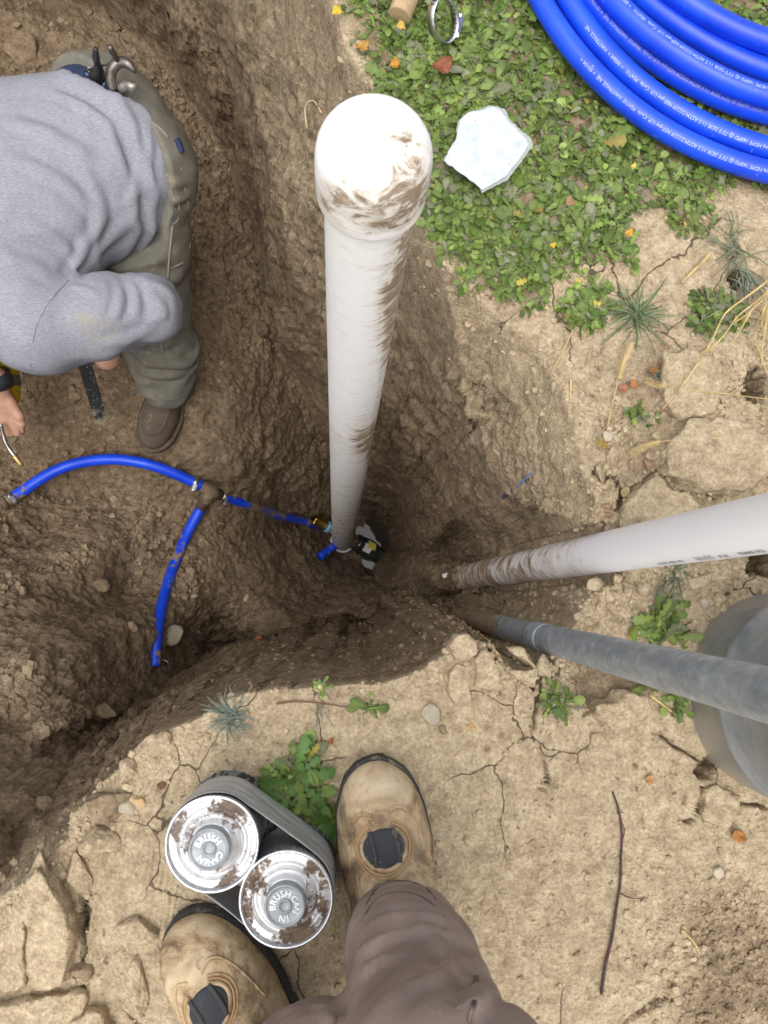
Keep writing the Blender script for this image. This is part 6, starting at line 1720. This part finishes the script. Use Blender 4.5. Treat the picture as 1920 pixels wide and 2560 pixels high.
def rock(name, px, py, wpx, hpx, label, m=None, hz=.55, rot=None, seed=None, on=None, cat=None, up=.12, tm=None):
    seed = int(px * 7 + py) if seed is None else seed
    c = (on or G)(px, py); d = CAMZ - c[2]
    r = np.random.default_rng(seed); a = r.uniform(-.4, .4) if rot is None else rot
    sx_, sy_ = wpx / FPX * d * .5 * 1.3, hpx / FPX * d * .5 * 1.3; sz_ = min(sx_, sy_) * hz * 1.6
    V = rockverts(seed, tm or (ICO4 if max(wpx, hpx) > 60 else ICO3)) * [sx_, sy_, sz_]
    R = np.array([[math.cos(a), -math.sin(a), 0], [math.sin(a), math.cos(a), 0], [0, 0, 1]])
    o = obj(name, V @ R.T, (tm or (ICO4 if max(wpx, hpx) > 60 else ICO3))[1], m or CLODDRY); o.location = Vector(c + [0, 0, sz_ * up])
    return tag(o, label, cat or ('stone' if 'stone' in name else 'clod'))
for a in [
    ('dirt_clod', 1522, 1093, 42, 46, 'large pale stone-like clod with a leaf under it', STONEW), ('dirt_clod', 1498, 1177, 28, 60, 'long upright clod on the pit shoulder above the white pipe'), ('dirt_clod', 1527, 1146, 32, 52, 'flat grey-brown clod right of the long upright clod'),
    ('stone', 1541, 996, 24, 22, 'white stone beside the foxtail stalk', STONEW), ('stone', 1456, 987, 15, 17, 'small white pebble left of the foxtail stalk', STONEW), ('dirt_clod', 1606, 1276, 30, 26, 'round pale clod on the slab just above the white pipe', STONEW),
    ('stone', 1577, 993, 18, 14, 'pinkish stone right of the white stone', STONER), ('stone', 1517, 1057, 18, 28, 'orange brown stone above the large pale clod', STONER), ('dirt_clod', 1548, 1160, 26, 24, 'small clod right of the flat grey-brown clod'),
    ('stone', 1560, 1230, 28, 30, 'yellowish rounded stone between slab and pit', plain('yellow_stone', (.36, .29, .13), .85, var=.3)), ('stone', 1522, 1266, 34, 16, 'upper orange stone wedged against the slab edge', STONER), ('stone', 1517, 1287, 30, 18, 'lower orange stone wedged against the slab edge', STONER),
    ('dirt_clod', 1383, 965, 20, 30, 'pale clod on the left of the stony shoulder'), ('stone', 1620, 1160, 26, 32, 'dull brown stone below the lower foxtail', STONER), ('dirt_clod', 1640, 1090, 30, 22, 'clod near the sprout with two leaves'),
    ('dirt_clod', 1486, 1461, 42, 44, 'rounded clod right under the muddy part of the white pipe'), ('dirt_clod', 1567, 1471, 34, 46, 'knobbly pale clod under the middle of the white pipe'), ('dirt_clod', 1602, 1466, 44, 42, 'brown clod right of the knobbly pale clod'),
    ('dirt_clod', 1545, 1446, 26, 26, 'small clod touching the lower side of the white pipe'), ('dirt_clod', 1535, 1486, 28, 30, 'small clod between the two larger ones below the pipe'), ('dirt_clod', 1752, 1451, 84, 56, 'big flat-topped clod under the white pipe lettering'),
    ('stone', 1757, 1506, 32, 26, 'grey-white stone above the grey drum', STONEW), ('dirt_clod', 1794, 1500, 42, 30, 'tan clod right of the grey-white stone'), ('dirt_clod', 1604, 1570, 38, 40, 'clod standing in the ferny weed'), ('dirt_clod', 1688, 1575, 34, 30, 'upper clod against the drum left side'),
    ('dirt_clod', 1688, 1612, 36, 34, 'lower clod against the drum left side'), ('dirt_clod', 1587, 1530, 28, 28, 'small clod above the ferny weed'), ('dirt_clod', 1530, 1520, 30, 26, 'clod left of the ferny weed'),
    ('dirt_clod', 1358, 1670, 40, 60, 'brown clod right of the angular cracked clod'),
    ('stone', 1078, 1788, 54, 50, 'pinkish white stone casting a shadow on the crust', STONEW), ('dirt_clod', 1105, 1822, 26, 24, 'small dark clod below the pinkish stone', CLODWET),
    
    ('dirt_clod', 262, 2100, 92, 84, 'cream clod on the pit edge below the dark soil heap'), ('dirt_clod', 196, 2190, 50, 90, 'upright clod on the pit edge left of the ribbed print'), ('dirt_clod', 345, 2318, 92, 60, 'tan clod lying on the ribbed print near the left boot'), ('dirt_clod', 342, 2440, 56, 130, 'long ridge-shaped clod left of the left boot'),
    ('dirt_clod', 105, 2180, 60, 80, 'narrow clod at the tip of the broken crust'), ('dirt_clod', 208, 2425, 38, 46, 'small clod fallen in the crack beside the biggest block', CLODWET), ('dirt_clod', 322, 1928, 56, 50, 'lumpy clod on the pit rim above the orange stones'), ('stone', 350, 2004, 36, 26, 'orange stained stone on the pit rim', plain('orange_stone', (.46, .31, .16), .85, var=.25)), ('stone', 322, 2018, 46, 42, 'tan angular stone left of the orange stained stone', STONEW),
    ('dirt_clod', 265, 2015, 120, 84, 'heap of dark damp soil lying on the pit rim', CLODWET), ('dirt_clod', 418, 1845, 44, 40, 'corner clod of the crust at the pit rim'), ('stone', 1588, 1915, 16, 14, 'pink pebble in a hollow below the conduit', STONER),
    ('stone', 1790, 2180, 30, 26, 'cream pebble on the loose dark soil at the right', STONEW), ('stone', 1770, 2055, 28, 24, 'tan pebble below the cracked crust piece')]:
    rock(*a)
def slab(poly, top, tilt, th, label, m=None, name='crust_piece', h=.0034, rough=1.0):
    w = np.array([G(x, y)[:2] for x, y in poly]); c = w.mean(0); z0 = float(np.median(gz(w[:, 0], w[:, 1]))) + top
    sd = int(abs(c[0] * 1e4)) % 997
    def f(p):
        q = p.copy().astype(float)
        j1, j2 = noise(p, 38, sd), noise(p, 38, sd + 1)
        s = poly_signed(q[:, :2] + .0050 * rough * np.c_[j1, j2] + .0022 * np.c_[noise(p, 110, sd + 7), noise(p, 110, sd + 8)], w)
        zt = z0 + (q[:, :2] - c) @ np.array(tilt) + .0045 * rough * noise(p, 24, sd + 2) + .0035 * fbm(p, 55, 3, .65, sd + 3)
        side = s + .004 * noise(p, 60, sd + 4) - .25 * np.maximum(zt - q[:, 2] - th * .5, 0)
        a, b = q[:, 2] - zt, zt - th - q[:, 2]
        d = np.maximum(np.maximum(a, b), -side)
        e_ = np.minimum(np.maximum(a + .0022, 0) ** 2 + np.maximum(-side + .0022, 0) ** 2, 1)
        return np.where((a > -.0022) & (side < .0022), np.sqrt(e_) - .0022, d)
    lo = np.r_[w.min(0) - .015, z0 - th - .03 - .05 * np.abs(tilt).sum()]; hi = np.r_[w.max(0) + .015, z0 + .03 + .10 * np.abs(tilt).sum()]
    V, F = surface_nets(f, lo, hi, h)
    o = obj(name, V - [*c, z0], F, m or CLODDRY); o.location = Vector((*c, z0))
    return tag(o, label, 'clod')
slab([(80, 2190), (118, 2150), (150, 2190), (188, 2255), (198, 2330), (186, 2400), (165, 2450), (120, 2462), (72, 2468), (70, 2390), (80, 2310), (68, 2275)], .022, (.22, .10), .06, 'biggest pale crust block tipped up at the lower left')
slab([(-40, 2280), (40, 2215), (72, 2270), (62, 2400), (62, 2470), (-40, 2480)], .004, (.15, -.1), .06, 'brown crust block at the left edge beside the biggest block')
slab([(-30, 2500), (70, 2490), (130, 2478), (215, 2470), (230, 2500), (170, 2580), (-30, 2600)], .014, (-.1, .12), .05, 'wide broken crust piece at the lower left corner')
slab([(180, 2545), (235, 2505), (262, 2512), (290, 2560), (280, 2600), (180, 2600)], .018, (.1, .1), .05, 'crust piece at the bottom edge right of the wide piece')
slab([(1116, 1618), (1128, 1590), (1158, 1578), (1186, 1600), (1193, 1630), (1175, 1652), (1138, 1648)], .016, (-.1, .1), .05, 'rounded cream crust piece on the pit edge left of the conduit')
slab([(1250, 1635), (1262, 1618), (1298, 1614), (1322, 1640), (1335, 1680), (1338, 1716), (1308, 1708), (1284, 1692), (1262, 1672)], .018, (.05, .15), .05, 'angular cracked crust piece just below the conduit')
slab([(1186, 1645), (1206, 1622), (1240, 1658), (1258, 1690), (1262, 1722), (1235, 1732), (1190, 1722)], .010, (.0, .12), .04, 'broken crust piece between the cream piece and the angular piece')
slab([(1115, 1682), (1140, 1658), (1178, 1660), (1184, 1705), (1176, 1752), (1128, 1758)], .008, (0, .06), .04, 'flat pale crust piece below the rounded cream piece')
slab([(1748, 1985), (1790, 1958), (1836, 1985), (1850, 2035), (1805, 2062), (1758, 2045)], .012, (.05, -.1), .05, 'cracked crust piece below the grey drum')
slab([(1540, 1325), (1548, 1270), (1580, 1222), (1640, 1192), (1668, 1228), (1720, 1240), (1740, 1262), (1700, 1310), (1600, 1345)], .018, (.05, .02), .06, 'big dry crust slab just above the white pipe', rough=1.6)
slab([(1645, 1185), (1655, 1130), (1715, 1060), (1800, 1045), (1900, 1085), (1912, 1180), (1850, 1232), (1790, 1245), (1720, 1222)], .024, (.03, .05), .07, 'largest crust slab at the right above the white pipe', rough=2.0)
slab([(1640, 900), (1700, 880), (1790, 905), (1800, 1000), (1760, 1050), (1700, 1050), (1650, 1020)], .014, (.0, .05), .05, 'broad crust slab between the foxtail and the dark hole', rough=2.0)
slab([(1470, 1760), (1530, 1730), (1600, 1735), (1625, 1775), (1590, 1815), (1530, 1825), (1485, 1800)], .012, (.02, .12), .04, 'rounded crust lump below the conduit hollow', rough=2.2)
pitrock = lambda *a, **k: rock(*a, on=hit, **k)
for a in [('stone', 427, 1582, 56, 50, 'round tan stone beside the blue branch pipe', STONEW), ('dirt_clod', 330, 1565, 30, 26, 'damp clod left of the blue branch pipe', CLODWET), ('dirt_clod', 250, 1465, 40, 30, 'damp clod in the middle of the pit floor left of the branch', CLODWET), ('stone', 180, 1402, 24, 22, 'small stone on the soil mound at the left', CLODWET),
          ('dirt_clod', 270, 1780, 50, 40, 'damp clod on the bank at the left', CLODWET), ('dirt_clod', 105, 2010, 46, 40, 'damp clod on the dark bank near the lower left crust', CLODWET), ('dirt_clod', 185, 985, 34, 30, 'tan clod left of the flat steel bar', CLODWET), ('stone', 180, 970, 24, 24, 'small round stone near the yellow torch cylinder', CLODWET), ('dirt_clod', 205, 1130, 34, 28, 'clod just above the blue arc of pipe', CLODWET),
          ('dirt_clod', 50, 130, 90, 110, 'big rounded clod on the wall above the worker\'s back', CLODWET), ('stone', 485, 1490, 18, 16, 'pale pebble right of the branch pipe', STONEW), ('stone', 614, 1497, 16, 22, 'pale pebble below the feed pipe', STONEW), ('stone', 650, 1598, 26, 20, 'dull red stone in the near pit wall', plain('brick_red', (.28, .09, .04), .9))]:
    pitrock(*a)

# loose crumbs, past counting
def crumbs(n, pick, smin_, smax_, m, name, label, tm, sink=.15):
    idx = RNG.choice(len(GV), n, p=pick / pick.sum()); s_ = smin_ * (smax_ / smin_) ** (RNG.random(n) ** 2.2)
    tv = [rockverts(400 + i_, tm, 6, .2) for i_ in range(6)]; nv = len(tm[0])
    T_ = np.stack([tv[i_] for i_ in RNG.integers(0, 6, n)])
    a = RNG.uniform(0, 6.28, n); ca, sa = np.cos(a)[:, None], np.sin(a)[:, None]
    sc = RNG.uniform(.7, 1.3, (n, 1, 3)) * s_[:, None, None] * np.array([1, 1, .75])
    T_ = T_ * sc
    T_ = np.stack([T_[..., 0] * ca - T_[..., 1] * sa, T_[..., 0] * sa + T_[..., 1] * ca, T_[..., 2]], -1)
    V = (T_ + (GV[idx] + GN[idx] * (s_ * sink)[:, None])[:, None]).reshape(-1, 3)
    F = (tm[1][None] + (np.arange(n) * nv)[:, None, None]).reshape(-1, 3)
    mo = np.repeat(np.clip(GA['damp_shade'][idx] + RNG.normal(-.04, .12, n), 0, 1), nv)
    o = struct(obj(name, V, F, m, smooth=False, attrs=dict(damp_shade=mo, wet=0 * mo)), 'stuff'); o['label'] = label
cmat = Mat('soil_crumb', .95, .15); _c, _a, _b = soil_nodes(cmat, cmat.attr('damp_shade')); cmat.color(_c); CRUMB = cmat.m
vis = (GPX[:, 0] > -60) & (GPX[:, 0] < 1980) & (GPX[:, 1] > -60) & (GPX[:, 1] < 2620)
flatn = sstep(.55, .85, GN[:, 2])
area = 1 / (np.abs(GN[:, 2]) + .05) * 0 + 1
floorp = vis * GA['inside'] * flatn * (.12 + GA['loose']) * (GS > .03)
topp = vis * (1 - GA['inside']) * (.10 + .9 * GA['loose'] * sstep(1150, 1400, GPX[:, 0])) * (fields(GV[:, :2], WEEDF)[:, 0] < .0)
bank = vis * GA['inside'] * sstep(560, 350, GPX[:, 0]) * sstep(1300, 1600, GPX[:, 1]) * flatn
crumbs(6200, floorp + 1e-9, .0025, .013, CRUMB, 'soil_crumbs', 'damp soil crumbs strewn over the pit floor', ICO2 if False else ICO1)
crumbs(4200, bank + 1e-9, .0028, .017, CRUMB, 'soil_crumbs', 'loose damp soil crumbs on the left bank', ICO1)
crumbs(6500, topp + 1e-9, .0015, .0065, CRUMB, 'soil_crumbs', 'dry crumbs and grit scattered on the crust', ICO1)
rimp = vis * np.exp(-((GS + .02) / .03) ** 2)
crumbs(1500, rimp + 1e-9, .0018, .008, CRUMB, 'soil_crumbs', 'crumbs of soil along the pit rim', ICO1)
